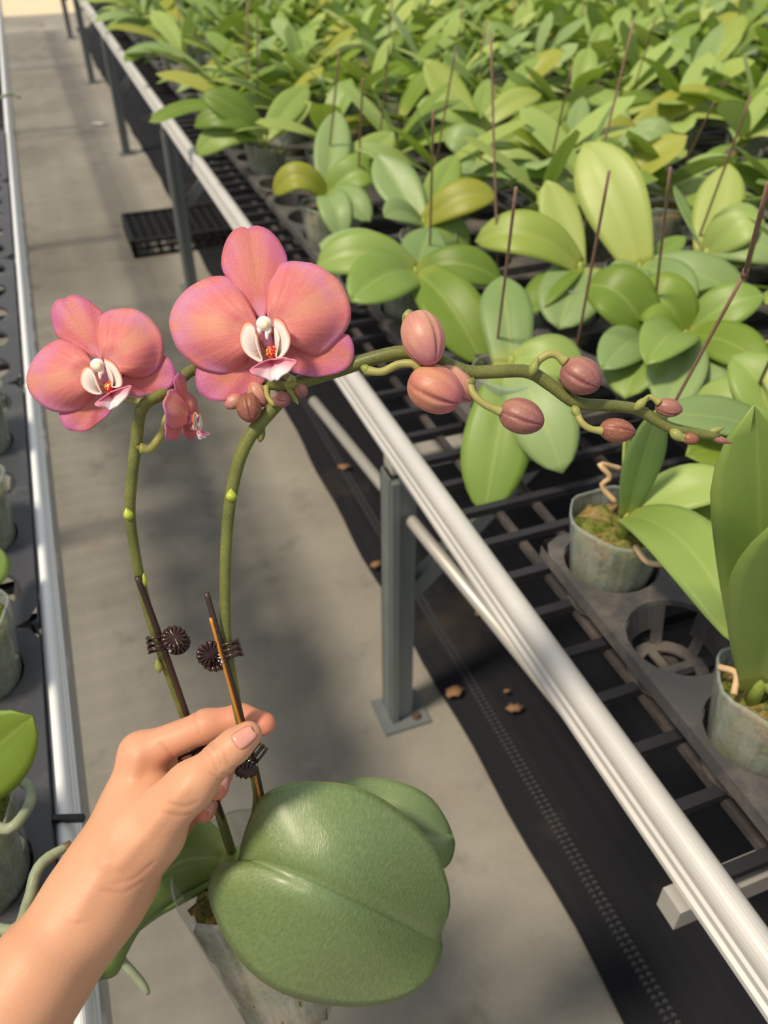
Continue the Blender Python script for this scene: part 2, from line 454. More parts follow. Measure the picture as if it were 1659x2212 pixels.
def ground_cover(name, x0, x1, y0, y1, label):
    r = empty(name, (x0, y0, 0)); tag(r, label, 'ground cover')
    ny, nx = 160, 30
    v = []
    for i in range(ny):
        for j in range(nx):
            y = y0 + (y1 - y0) * i / (ny - 1); a = j / (nx - 1)
            x = x0 + (x1 - x0) * a
            if j == 0: x += .006 * math.sin(y * 3.1) + .003 * math.sin(y * 17.3)
            z = .003 + .004 * (math.sin(x * 40 + .6 * math.sin(y * 2)) + 1) * (1 if 0 < j < nx - 1 else 0.2) + .002 * math.sin(y * 11 + x * 5)
            v.append((x, y, max(z, .002)))
    s = obj('fabric_sheet', v, [q[::-1] for q in grid_faces(ny, nx)], MAT['mat'], r, True, loc=(x0, y0, 0)); solidify(s, .001, 1)
    st = MB()
    for xo in (.055, .067):
        y = max(y0, -.8)
        while y < min(y1, 3.2):
            x = x0 + xo + .002 * math.sin(y * 3)
            z = .012
            st.bar((x - .0035, y, z), (x, y + .005, z), .0018, .0018); st.bar((x, y + .005, z), (x + .0035, y, z), .0018, .0018)
            y += .0095
    q = st.build('stitched_seam', MAT['thread'], r, loc=(x0, y0, 0)); tag(q, kind='stuff')
    return r
ground_cover('ground_cover', .457, 3.9, -1.5, 9.6, 'black woven ground cover sheet spread on the floor under the long right bench')

# ------------------------------------------------------------------ growing benches
RAIL = [(.312, .646), (.3105, .648), (.3105, .653), (.3135, .655), (.3135, .660), (.3105, .662), (.3105, .667), (.3128, .669)]
for k in range(17):
    th = math.radians(200 - k * 14.5); RAIL.append((.323 + .0117 * math.cos(th), .6768 + .0117 * math.sin(th)))
RAIL += [(.331, .668), (.331, .657), (.343, .657), (.343, .6535), (.327, .6535), (.327, .646)]
def extrude_y(name, prof, y0, y1, mat, parent, ny=2, loc=None, sag=0.0):
    n = len(prof); ys = np.linspace(y0, y1, ny)
    v = [(x, y, z) for y in ys for x, z in prof]
    f = [(i * n + k, (i + 1) * n + k, (i + 1) * n + (k + 1) % n, i * n + (k + 1) % n) for i in range(ny - 1) for k in range(n)]
    f += [tuple(range(n)), tuple((ny - 1) * n + k for k in range(n - 1, -1, -1))]
    return obj(name, v, f, mat, parent, False, loc=loc)

def bench(x_off, mirror, y0, y1, width, label, legs, detail=True):
    """a galvanised frame with a mesh top and an aluminium rim; x_off moves the rim's outer face"""
    L0 = (x_off + (0 if not mirror else 0), y0, 0)
    r = empty('growing_bench', L0); tag(r, label, 'bench', 'greenhouse growing benches')
    sx = -1 if mirror else 1
    kx = .58 if mirror else 1.0
    X = lambda x: x_off + sx * ((x - .312) if x > .345 else (x - .312) * kx)
    prof = [(X(x), z) for x, z in RAIL]
    if mirror: prof = prof[::-1]
    extrude_y('side_rail', prof, y0, y1, MAT['alu_white' if mirror else 'alu'], r, 2, L0)
    xe = .312 + width
    pr2 = [(X(xe - (x - .312)), z) for x, z in RAIL]
    if not mirror: pr2 = pr2[::-1]
    extrude_y('side_rail', pr2, y0, y1, MAT['alu_white' if mirror else 'alu'], r, 2, L0)
    if detail:
        # cross wires: one mesh shared by all
        mb = MB(); mb.bar((X(.333), 0, .662), (X(xe - .02), 0, .662), .010, .009)
        w0 = mb.build('cross_wire', MAT['wire'], r); w0.location = (-L0[0], -L0[1], 0)
        ys = np.arange(.211 - .057 * 40, y1 - .02, .057); ys = [y for y in ys if y > y0 + .02]
        w0.location = (-L0[0], ys[0] - L0[1], 0)
        for y in ys[1:]:
            link('cross_wire', w0.data, r, (-L0[0], y - L0[1], 0))
        xs = [.388, .436] + list(np.arange(.556, xe - .06, .12))
        for i, x in enumerate(xs):
            m = MB(); m.bar((X(x), y0 + .01, .6545), (X(x), y1 - .01, .6545), .0085, .007)
            m.build('long_wire', MAT['wire_dusty' if i < 2 else 'wire'], r, loc=L0)
    # cross tubes of the top frame, one end shows under the rim
    for y in [.215, 2.83, 5.45, 8.05]:
        if y0 < y < y1:
            m = MB(); m.bar((X(.304), y, .630), (X(xe - .02), y, .630), .021, .025)
            m.build('cross_tube', MAT['galv_pale'], r, loc=L0)
    # two long tubes on the legs
    for xt in ((.345,) if mirror else ()) + (xe - .05,):
        m = MB(); m.bar((X(xt), y0, .5405), (X(xt), y1, .5405), .016, .028); m.build('support_tube', MAT['galv_pale'], r, loc=L0)
    for y in legs:
        for side, xl in ((1, .70 if mirror else .366), (-1, xe - .066)):
            m = MB(); w = .042
            # folded channel leg: three walls
            m.box((X(xl - side * w / 2 + side * .0015), y, .275), (.003, w, .545))
            m.box((X(xl), y - w / 2 + .0015, .275), (w, .003, .545))
            m.box((X(xl), y + w / 2 - .0015, .275), (w, .003, .545))
            m.box((X(xl - side * w / 2 + side * .006), y - w / 2 - .004, .275), (.012, .010, .545)) if side == 1 and not mirror else None
            lg = m.build('leg', MAT['galv'], r, loc=L0)
            m = MB(); m.box((X(xl + side * .004), y - .006, .004), (.088, .082, .006)); m.build('foot_plate', MAT['galv'], lg, loc=L0)
            v, f, uv = lathe([(0.0, .016), (.006, .016), (.008, .012), (.008, .006)], 8, None, (X(xl + side * .026), y - .030, 0))
            obj('bolt', v, f, MAT['bolt'], lg, False, loc=L0)
            m = MB(); m.bar((X(xl + side * .02), y, .30), (X(xl + side * .26), y, .545), .030, .022, (0, 1, 0)); m.build('brace', MAT['galv'], r, loc=L0)
        m = MB(); m.bar((X(.35), y, .566), (X(xe - .05), y, .566), .034, .022); m.build('cross_beam', MAT['galv_pale'], r, loc=L0)
    return r
def pipe(a, b, r_, name, mat, label, cat):
    m = MB(); m.tube(np.array([a, b]), r_, 12); return tag(m.build(name, mat, None, True), label, cat)
LEGS = [.925, 3.02, 4.97, 6.95, 9.02]
bench(.312, False, -1.2, 9.5, 3.4, 'long right bench crowded with leafy orchids, pale aluminium rim and dark wire mesh top', LEGS)
pipe(at(677, 866, .470), at(1240, 1554, .470), .0095, 'roller_pipe', MAT['galv_pale'], 'pale pipe running askew behind the near bench leg under the right rim', 'pipe')
bench(-.099, True, -1.2, 9.5, 1.2, 'left bench with the white rim along the left edge of the aisle', [1.6, 3.6, 5.6, 7.6])

# ------------------------------------------------------------------ pot trays
def tray_meshes(nx, ny, p, hr, mat, edge=.052, depth=.046):
    """top sheet with round holes, turned-down skirt; one cup mesh"""
    m = MB(); n = 24
    hw, hh = edge, edge
    for i in range(nx):
        for j in range(ny):
            cx, cy = i * p, -j * p
            xl = -hw if i == 0 else -p / 2; xr = hw if i == nx - 1 else p / 2
            yb = -hh if j == ny - 1 else -p / 2; yt = hh if j == 0 else p / 2
            ins, out = [], []
            for k in range(n):
                a = 2 * math.pi * k / n; c, s_ = math.cos(a), math.sin(a)
                t = min((xr if c > 0 else xl) / c if abs(c) > 1e-6 else 9, (yt if s_ > 0 else yb) / s_ if abs(s_) > 1e-6 else 9)
                q = np.array([c * t, s_ * t])
                # snap the corner rays
                if k % 6 == 3: q = np.array([xr if c > 0 else xl, yt if s_ > 0 else yb])
                # round the tray's own corners
                cn = (i in (0, nx - 1)) and (j in (0, ny - 1)) and k % 6 == 3
                if cn and (((c > 0) == (i == nx - 1)) and ((s_ > 0) == (j == 0))): q = q * .86
                ins.append((cx + hr * c, cy + hr * s_, 0)); out.append((cx + q[0], cy + q[1], 0))
            lip = [(cx + (x - cx) * .97, cy + (y - cy) * .97, -.005) for x, y, _ in ins]
            f = []
            for k in range(n):
                k2 = (k + 1) % n
                f.append((k, n + k, n + k2, k2)); f.append((2 * n + k, k, k2, 2 * n + k2))
            m.add(ins + out + lip, f)
    # skirt
    X0, X1, Y0, Y1 = -hw, (nx - 1) * p + hw, hh, -(ny - 1) * p - hh
    c = .007
    ring = [(X0 + c, Y0), (X1 - c, Y0), (X1, Y0 - c), (X1, Y1 + c), (X1 - c, Y1), (X0 + c, Y1), (X0, Y1 + c), (X0, Y0 - c)]
    n = len(ring)
    v = [(x, y, z) for z in (0, -.014) for x, y in ring]
    m.add(v, [(k, (k + 1) % n, n + (k + 1) % n, n + k) for k in range(n)])
    top = MB(); top.v, top.f, top.uv = m.v, m.f, m.uv
    # cup: slanted ribs, lower ring, cross bars
    cu = MB(); r0, r1 = hr * .985, hr * .74
    for k in range(6):
        a = 2 * math.pi * (k + .25) / 6
        d = np.array([math.cos(a), math.sin(a), 0])
        cu.bar(d * r0 + [0, 0, -.003], d * r1 + [0, 0, -depth], .0105, .0025, d)
    for (ra, rb, z) in ((r1 + .003, r1 - .009, -depth),):
        nn = 20
        V = []
        for z2 in (z + .0015, z - .0015):
            for rr in (ra, rb):
                V += [(rr * math.cos(2 * math.pi * k / nn), rr * math.sin(2 * math.pi * k / nn), z2) for k in range(nn)]
        ff = []
        for k in range(nn):
            k2 = (k + 1) % nn
            ff += [(k, k2, nn + k2, nn + k), (2 * nn + k, 3 * nn + k, 3 * nn + k2, 2 * nn + k2), (k, 2 * nn + k, 2 * nn + k2, k2), (nn + k, nn + k2, 3 * nn + k2, 3 * nn + k)]
        cu.add(V, ff)
    cu.bar((-r1, 0, -depth), (r1, 0, -depth), .008, .003); cu.bar((0, -r1, -depth), (0, r1, -depth), .008, .003)
    # outer wall with windows between ribs
    nn = 24
    for k in range(nn):
        if k % 8 in (2, 3, 4): continue
        a0, a1 = 2 * math.pi * k / nn, 2 * math.pi * (k + 1) / nn
        z1 = -depth * .62; rr = r0 + (r1 - r0) * .62
        cu.add([(r0 * math.cos(a0), r0 * math.sin(a0), -.003), (r0 * math.cos(a1), r0 * math.sin(a1), -.003), (rr * math.cos(a1), rr * math.sin(a1), z1), (rr * math.cos(a0), rr * math.sin(a0), z1)], [(0, 1, 2, 3)])
    return top, cu
holes = []            # (x, y, tray id) on the right bench
PITCH = .107
def put_tray(src, x, y, label, group, nx, ny, p, cups, zt=Z_TRAY):
    if src is None: return None
    top_me, cup_me = src
    r = empty('pot_tray', (x, y, zt)); tag(r, label, 'tray', group)
    link('tray_top', top_me, r)
    for i in range(nx):
        for j in range(ny):
            if cups(i, j): link('cup', cup_me, r, (i * p, -j * p, 0))
    return r
def mesh_of(mb, name, mat):
    me = bpy.data.meshes.new(name); me.from_pydata([tuple(map(float, p)) for p in mb.v], [], mb.f); me.materials.append(mat); me.update(); return me
t_, c_ = tray_meshes(4, 5, PITCH, .0455, None)
TRAY = (mesh_of(t_, 'tray_top', MAT['tray']), mesh_of(c_, 'cup', MAT['tray']))
t_, c_ = tray_meshes(4, 4, PITCH, .0455, None)
TRAY4 = (mesh_of(t_, 'tray_top', MAT['tray']), TRAY[1])
t_, c_ = tray_meshes(3, 5, .0955, .041, None, .054, .030)
TRAYL = (mesh_of(t_, 'tray_top', MAT['tray_left']), mesh_of(c_, 'cup', MAT['tray_left']))
tray_spots = []
G_T = 'black pot trays on the right bench'
put_tray(TRAY, .418, .493, 'black pot tray nearest the camera, an empty round hole between two clear pots', G_T, 4, 5, PITCH, lambda i, j: i < 3 and j < 4)
tray_spots.append((.418, .493))
put_tray(TRAY, .870, .493, 'black pot tray at the right edge, behind the long upright leaves', G_T, 4, 5, PITCH, lambda i, j: False)
tray_spots.append((.870, .493))
far_lab = 'black pot tray hidden under the crowded leaves of the right bench'
rows = [1.105, 1.667, 2.215, 2.763, 3.311, 3.859, 4.407]
for k, yy in enumerate(rows):
    x0 = .455 if k == 0 else .434
    for c in range(3 if k < 1 else 7):
        x = x0 + c * .452
        if k == 1 and c > 3: continue
        lab = far_lab
        if k == 0 and c == 0: lab = 'black pot tray under the orchid whose broad leaves hang over the mesh'
        if k == 1 and c == 0: lab = 'black pot tray under the rim pot just behind the large pink flower'
        put_tray(TRAY4 if k == 0 else TRAY, x, yy, lab, G_T, 4, 4 if k == 0 else 5, PITCH, lambda i, j: (k < 2 and c == 0 and i == 0))
        tray_spots.append((x, yy, 4 if k == 0 else 5))
for q in tray_spots:
    x, y = q[:2]
    for i in range(4):
        for j in range(q[2] if len(q) > 2 else 5): holes.append((x + i * PITCH, y - j * PITCH))
# left bench
left_tray_y = [.575, 1.062, 1.549, 2.036, 2.523]
for k, yy in enumerate(left_tray_y):
    r = put_tray(TRAYL, -.166 - 2 * .0955, yy, ['grey pot tray on the left bench beside the raised wrist', 'grey pot tray on the left bench left of the small pink flower'][k] if k < 2 else 'grey pot tray along the left bench, %s one from the wrist' % ('third', 'fourth', 'fifth')[k - 2], 'pot trays on the left bench', 3, 5, .0955, lambda i, j: i > 0 and k < 2, .694)

# ------------------------------------------------------------------ leaves and potted orchids
def leaf_profile(u, base=.34, peak=.58, tip=.74):
    """half width along the blade, 0..1"""
    w = np.where(u < peak, base + (1 - base) * np.sin(np.clip(u / peak, 0, 1) * math.pi / 2) ** 1.1,
                 np.clip(1 - ((u - peak) / (1 - peak)) ** 1.9, 0, 1) ** tip)
    return w
def leaf_strip(cl, W, nref, roll=0.0, fold=.20, cup=.14, nv=7, base=.34, peak=.58, wave=0.0, twist=0.0, tip=.70):
    cl = np.asarray(cl, float); n = len(cl)
    T = np.gradient(cl, axis=0); T /= np.linalg.norm(T, axis=1)[:, None]
    s = np.r_[0, np.cumsum(np.linalg.norm(np.diff(cl, axis=0), axis=1))]; u = s / s[-1]
    N = np.asarray(nref, float) - T * (T @ np.asarray(nref, float))[:, None]
    N /= np.linalg.norm(N, axis=1)[:, None]
    B = np.cross(N, T)
    an = np.radians(roll + twist * u)[:, None]
    B, N = B * np.cos(an) + N * np.sin(an), N * np.cos(an) - B * np.sin(an)
    w = np.maximum(leaf_profile(u, base, peak, tip), .012) * W / 2
    vv = np.linspace(-1, 1, nv)
    V = []; UV = []
    for i in range(n):
        for k, x in enumerate(vv):
            h = fold * abs(x) * (1 - .55 * u[i]) - cup * x * x - (.018 if abs(x) < .01 else 0)
            h += wave * math.sin(u[i] * 9 + x * 2) * abs(x)
            V.append(cl[i] + B[i] * w[i] * x + N[i] * w[i] * h); UV.append((u[i], (x + 1) / 2))
    return V, grid_faces(n, nv), UV
def bez(a, c, b, n):
    t = np.linspace(0, 1, n)[:, None]
    return resample((1 - t) ** 2 * a + 2 * t * (1 - t) * c + t * t * b, n)

# pot and growing medium, shared by the bench plants
def pot_profile(rt, rb, h, th=.0012, rag=0.0):
    return [(0.001, 0.0), (rb * .9, 0.0), (rb, .004)] + [(rb + (rt * .985 - rb) * k / 7, .004 + (h - .012) * k / 7) for k in range(1, 8)] + [(rt, h - .004), (rt, h), (rt - th * 1.4, h), (rt - th * 1.6, h - .002)]
def pot_mesh(name, mat, rt=.0465, rb=.035, h=.103, n=28, wob=.0012):
    v, f, uv = lathe(pot_profile(rt, rb, h), n)
    v = np.array(v); a = np.arctan2(v[:, 1], v[:, 0]); k = v[:, 2] / h
    rr = 1 + (wob / rt) * k * (np.sin(3 * a + 1) + .6 * np.sin(7 * a))
    v[:, 0] *= rr; v[:, 1] *= rr; v[:, 2] += k ** 6 * wob * np.sin(5 * a + 2) * 1.2
    me = bpy.data.meshes.new(name); me.from_pydata(v.tolist(), [], f); me.materials.append(mat)
    me.polygons.foreach_set('use_smooth', [True] * len(me.polygons))
    l = me.uv_layers.new(name='UVMap'); li = np.zeros(len(me.loops), int); me.loops.foreach_get('vertex_index', li)
    l.data.foreach_set('uv', np.array(uv)[li].ravel()); me.update(); return me
def moss_mesh(name, rt=.043, rb=.0325, h=.088, n=26, seed=1, lump=.006):
    r = np.random.RandomState(seed)
    prof = [(0.001, .006)] + [(rb + (rt - rb) * k / 6, .006 + (h - .006) * k / 6) for k in range(7)] + [(rt * q, h + .004 * (1 - q)) for q in (.86, .7, .52, .34, .17)] + [(.001, h + .003)]
    v, f, uv = lathe(prof, n)
    v = np.array(v)
    top = v[:, 2] > h - .004
    v[top, 2] += r.uniform(-lump, lump * .8, top.sum())
    v[:, :2] *= (1 - r.uniform(0, .05, len(v)))[:, None]
    me = bpy.data.meshes.new(name); me.from_pydata(v.tolist(), [], f); me.materials.append(MAT['moss'])
    me.polygons.foreach_set('use_smooth', [True] * len(me.polygons)); me.update(); return me
POTS = [pot_mesh('pot', MAT['potmilky'], wob=w) for w in (.0008, .0015, .0022)]
MOSS = [moss_mesh('potting_moss', seed=s) for s in (1, 2, 3)]
G_P = 'potted orchids crowded on the benches'

def near_plant(base_px, leaves, label, pot_xy=None, roots=(), stake=None, z=Z_BASE, pot=True, group=G_P, pot_scale=1.0):
    """a plant whose leaves are given one by one: (tip px, length, hint, width, arch, roll, kind)"""
    b = at(*base_px, z)
    if pot_xy is None:
        h = min(holes, key=lambda q: (q[0] - b[0]) ** 2 + (q[1] - b[1]) ** 2); used.add(h)
        d = np.array([b[0] - h[0], b[1] - h[1]]); L = np.linalg.norm(d)
        if L > .026: d *= .026 / L
        b[0], b[1] = h[0] + d[0], h[1] + d[1]; pot_xy = h
    loc = np.array([pot_xy[0], pot_xy[1], .665])
    r = empty('potted_orchid', loc); tag(r, label, 'orchid', group)
    k = len(used) % 3
    if pot:
        o = link('pot', POTS[k], r); link('potting_moss', MOSS[k], r)
    crown = MB(); crown.tube([b - [0, 0, .022], b, b + [0, 0, .010]], [.005, .0065, .003], 8)
    crown.build('crown', MAT['leafA'], r, True, loc)
    for lf in leaves:
        tip, L, hint, W, arch, roll, kind = lf[:7]
        fold = (lf[7] if len(lf) > 7 else .22) * 1.5; W *= 1.14
        tp = at_len(b, tip[0], tip[1], L, hint)
        view = (CAM - (b + tp) / 2); view /= np.linalg.norm(view)
        nref = np.array([0, 0, 1.0]) * .55 + view * .75
        c = (b + tp) / 2 + nref / np.linalg.norm(nref) * arch + np.array([0, 0, max(0, arch) * .8])
        V, fc, uv = leaf_strip(bez(b, c, tp, 15), W, nref, roll, fold, .16, 9, lf[8] if len(lf) > 8 else .34, lf[9] if len(lf) > 9 else .58)
        o = obj('leaf', V, fc, MAT['leaf' + kind], r, True, uv, loc)
        solidify(o, .0016, -1)
    for pts in roots:
        rp = spline([at(px, py, zz) for px, py, zz in pts], 18)
        m = MB(); m.tube(rp, .0026, 7); m.build('aerial_root', MAT['drroot'], r, True, loc)
    return r, b
used = set()
PL = [
 # (base px, leaves, label, roots)
 ((1350, 1120), [((1600, 1050), .15, 0, .040, .022, -10, 'B', .3), ((1585, 1145), .14, 0, .040, .010, 0, 'D'), ((1612, 1410), .20, -1, .046, .05, 0, 'B', .3),
   ((1422, 880), .13, -1, .030, .0, 30, 'C'), ((1352, 920), .10, 0, .014, .0, 60, 'A')],
  'orchid in the clear mossy pot with pale roots, nearest the rim in its tray', [[(1330, 1085, .778), (1300, 1050, .79), (1318, 1030, .80), (1296, 1003, .81), (1340, 1012, .80)], [(1372, 1180, .77), (1400, 1215, .768), (1450, 1215, .768), (1478, 1188, .77), (1470, 1170, .762)]]),
 ((1640, 1475), [((1628, 872), .25, -1, .050, .012, 0, 'B', .25, .5, .74), ((1740, 1090), .22, -1, .058, .012, 5, 'B', .25, .4, .66), ((1800, 1350), .16, 0, .05, .02, 0, 'B')],
  'orchid at the right edge with two long upright leaves in a clear pot', [[(1552, 1440, .772), (1590, 1455, .775), (1585, 1500, .768)]]),
 ((1105, 785), [((1047, 1112), .185, -1, .070, .018, 0, 'B', .12, .5), ((1215, 1022), .15, -1, .066, .02, 10, 'C', .1, .5), ((1082, 598), .12, 1, .056, .01, 0, 'C', .1, .7), ((1260, 800), .12, 0, .05, .02, 0, 'B')],
  'orchid with two broad leaves hanging down over the bench mesh', []),
 ((905, 600), [((758, 653), .14, -1, .072, .024, 0, 'B', .22, .6), ((1043, 788), .18, -1, .074, .03, 0, 'D', .3, .45), ((1082, 608), .13, 0, .052, .03, 0, 'D'), ((684, 575), .17, 0, .060, .035, 0, 'B', .3), ((690, 528), .17, 1, .055, .02, 0, 'C'), ((930, 492), .12, 1, .060, .0, 0, 'C')],
  'orchid with leaves spread both ways just above the mauve bud', []),
 ((1252, 580), [((1027, 522), .19, 0, .062, .045, 0, 'A', .25), ((1208, 712), .12, -1, .080, .012, 0, 'C', .25, .7), ((1180, 390), .14, 1, .05, .0, 0, 'A'), ((1128, 684), .12, -1, .05, .02, 20, 'D'), ((1190, 440), .13, 1, .05, .0, 0, 'C')],
  'orchid with a bright curved leaf to the left and a heart-shaped leaf down', []),
 ((1385, 592), [((1262, 310), .21, 1, .082, .02, -15, 'A', .26, .45), ((1480, 512), .10, 1, .03, .0, 0, 'B'), ((1622, 664), .17, 0, .062, .03, 0, 'C', .15), ((1330, 640), .10, -1, .05, .02, 0, 'C'), ((1290, 400), .18, 1, .05, .0, -60, 'D'), ((1500, 655), .12, -1, .05, .02, 0, 'C')],
  'orchid with the broad yellowish leaf leaning up left, its pot between trays', []),
 ((1525, 550), [((1575, 355), .15, 1, .064, .0, 0, 'A', .12, .5), ((1455, 402), .13, 1, .025, .0, 40, 'C'), ((1650, 480), .12, 0, .06, .03, 0, 'B'), ((1700, 560), .13, 0, .055, .03, 0, 'C')],
  'orchid with one upright pale oval leaf before the dark gap', []),
 ((1375, 738), [((1268, 620), .13, 0, .066, .035, 0, 'D', .3, .5), ((1350, 862), .12, -1, .070, .02, 20, 'B', .3, .6), ((1420, 845), .12, -1, .055, .0, 0, 'C'), ((1300, 800), .12, -1, .05, .02, 0, 'C')],
  'orchid with a pale-tipped leaf right above the bud on an arched stalk', []),
 ((1545, 735), [((1368, 664), .17, 0, .064, .04, 0, 'D', .35), ((1395, 790), .16, -1, .055, .03, 0, 'B', .3), ((1440, 900), .17, -1, .058, .02, 0, 'C', .3), ((1530, 920), .16, -1, .056, .01, 0, 'C', .3), ((1650, 640), .14, 0, .05, .02, 0, 'B'), ((1600, 860), .12, -1, .05, .0, 0, 'B', .3), ((1660, 800), .13, -1, .05, .02, 0, 'D')],
  'orchid with a long arched leaf lying left, beside dried roots', [[(1560, 730, .775), (1600, 715, .785), (1640, 742, .78), (1668, 735, .775)], [(1580, 745, .775), (1620, 760, .78), (1650, 775, .775)]]),
 ((1650, 905), [((1580, 770), .12, 0, .055, .02, 0, 'B', .3), ((1480, 985), .14, -1, .05, .01, 0, 'D', .3), ((1690, 760), .12, 0, .05, .02, 0, 'A'), ((1420, 900), .17, -1, .05, .02, 20, 'C', .3), ((1500, 860), .14, 0, .05, .03, 0, 'B', .3)],
  'orchid behind the two long upright leaves at the right edge', []),
 ((705, 428), [((592, 420), .11, 0, .046, .05, 0, 'Y', .3), ((728, 240), .18, 1, .058, .0, 0, 'C', .3), ((825, 375), .14, 0, .06, .03, 0, 'B', .3), ((740, 520), .12, -1, .05, .04, 0, 'C', .3), ((850, 285), .20, 1, .062, .0, 0, 'B', .3), ((800, 480), .12, -1, .05, .03, 0, 'C')],
  'rim orchid in a clear pot with a curled yellow leaf, behind the large flower', []),
 ((905, 478), [((815, 335), .15, 1, .064, .0, 0, 'C', .35), ((960, 400), .12, 1, .05, .0, 0, 'B'), ((1072, 425), .17, 0, .055, .03, 0, 'Y', .2), ((985, 335), .15, 1, .05, .0, 0, 'B'), ((830, 470), .12, -1, .05, .02, 0, 'C'), ((1010, 540), .13, 0, .05, .02, 0, 'B')],
  'orchid with an olive leaf lying right, beyond the curled yellow leaf', []),
 ((572, 302), [((424, 335), .16, 0, .058, .045, 0, 'B', .2), ((436, 205), .19, 0, .062, .03, 0, 'D', .2), ((420, 275), .16, 0, .05, .05, 0, 'D'), ((666, 188), .17, 1, .058, .01, 0, 'B'), ((672, 220), .14, 1, .04, .0, 0, 'A')],
  'orchid at the bench rim fanning dark leaves left, in a clear pot', []),
 ((1070, 352), [((1232, 222), .21, 1, .065, .0, 0, 'D', .2), ((960, 300), .14, 0, .055, .03, 0, 'C'), ((1010, 420), .13, -1, .05, .02, 0, 'C'), ((1180, 380), .13, 0, .05, .02, 0, 'B')],
  'orchid with a dark leaf with yellow midrib rising right', []),
 ((1235, 312), [((1385, 318), .15, 0, .06, .05, 0, 'Y', .2), ((1260, 210), .14, 1, .04, .0, 0, 'C'), ((1120, 250), .16, 0, .05, .03, 0, 'A')],
  'orchid with an arched yellow leaf behind the broad leaning leaf', []),
 ((1360, 285), [((1535, 190), .20, 1, .06, .01, 0, 'Y', .2), ((1480, 330), .14, 0, .06, .03, 0, 'C'), ((1270, 200), .15, 1, .05, .02, 0, 'B')],
  'orchid with a long olive leaf slanting up to the right', []),
 ((1033, 285), [((918, 128), .20, 1, .066, .0, 0, 'A', .2), ((1055, 170), .15, 1, .045, .0, 0, 'B'), ((900, 230), .17, 0, .055, .03, 0, 'B'), ((1170, 205), .17, 1, .05, .03, 0, 'A')],
  'orchid with a bright yellowish leaf leaning back left in the second row', []),
]
for bp, lv, lab, rt in PL:
    near_plant(bp, lv, lab, None, rt)

# the crowd: a dozen plants built once, then copied
def random_plant(seed):
    r = random.Random(seed); root = empty('potted_orchid', (0, 0, -50))
    link('pot', POTS[seed % 3], root); link('potting_moss', MOSS[seed % 3], root)
    n = r.choice((5, 6, 6, 7)); base = np.array([0, 0, .11])
    for k in range(n):
        az = (0 if k % 2 else math.pi) + r.gauss(0, .45)
        age = k / (n - 1)
        el = math.radians(r.uniform(6, 34) + 42 * age ** 1.5)
        L = r.uniform(.165, .23) * (1 - .25 * (age > .9)); W = r.uniform(.052, .068)
        d = np.array([math.cos(az) * math.cos(el), math.sin(az) * math.cos(el), math.sin(el)])
        droop = r.uniform(.25, .55) * L * (1 - .5 * age)
        tip = base + d * L - np.array([0, 0, droop * .7])
        c = base + d * L * .55 + np.array([0, 0, .012])
        tip[2] = max(tip[2], .062)
        nref = np.array([-math.cos(az) * math.sin(el), -math.sin(az) * math.sin(el), math.cos(el) + .15])
        V, f, uv = leaf_strip(bez(base + [0, 0, .004 * k], c, tip, 10), W, nref, r.uniform(-24, 24), r.uniform(.3, .55), .22, 7, .36, r.uniform(.58, .70), r.uniform(0, .05), 0.0, .56)
        obj('leaf', V, f, MAT['leaf' + r.choice('AABBBDDCYB' if seed % 4 else 'ABBDC')], root, True, uv)
    return root
def copy_tree(o, parent=None):
    c = o.copy(); col.objects.link(c)
    if parent is not None: c.parent = parent
    for ch in o.children: copy_tree(ch, c)
    return c
PROTO = [random_plant(s) for s in range(14)]
near_px = set(used)
def nth(k):
    w = ['first', 'second', 'third', 'fourth', 'fifth', 'sixth', 'seventh', 'eighth', 'ninth', 'tenth', 'eleventh', 'twelfth', 'thirteenth', 'fourteenth', 'fifteenth', 'sixteenth', 'seventeenth', 'eighteenth', 'nineteenth', 'twentieth']
    if k < 20: return w[k]
    return 'twenty-' + w[k - 20] if k < 29 else 'number %d' % (k + 1)
def look(root):
    c = {}
    for ch in root.children:
        if ch.name.startswith('leaf'): c[ch.data.materials[0].name] = c.get(ch.data.materials[0].name, 0) + 1
    top = max(c, key=c.get); return {'yellow_green_leaf': 'yellow-green', 'mid_green_leaf': 'mid-green', 'grey_green_leaf': 'grey-green', 'deep_green_leaf': 'deep green', 'olive_yellow_leaf': 'olive yellow'}[top]
LOOK = [look(p) for p in PROTO]
cand = []
GAPS = [at(1430, 450, .70), at(1330, 690, .70), at(1440, 330, .70)]
for h in holes:
    if h in used: continue
    x, y = h
    i = round((x - .418) / PITCH); j = round((y - .493) / PITCH)
    far = y > 1.7 or x > 1.25
    if y > 4.6 or y < .2: continue
    # keep to what the frame could show
    c = M.T @ (np.array([x, y, .8]) - CAM); dep = -c[2]
    if dep < .1: continue
    px, py = CX + c[0] / dep * F, CY - c[1] / dep * F
    if px < -200 or px > 1950 or py > 1500: continue
    if y < 1.7 and x < 1.25:
        if x < .75 and y < 1.15: continue
        if x < .5: continue
        if any((x - q[0]) ** 2 + (y - q[1]) ** 2 < .15 ** 2 for q in GAPS): continue
        if min((x - q[0]) ** 2 + (y - q[1]) ** 2 for q in near_px) < .14 ** 2: continue
        if rng.random() < .25: continue
    else:
        if (i + j) % 2 and rng.random() < .90: continue
        if rng.random() < .04: continue
        if min((x - q[0]) ** 2 + (y - q[1]) ** 2 for q in near_px) < .115 ** 2: continue
    cand.append((dep, h))
cand.sort()
LINES = {}
for h in [c_[1] for c_ in cand[:275]] + list(near_px): LINES.setdefault(round(h[0], 2), []).append(round(h[1], 3))
print('random plants', len(cand))
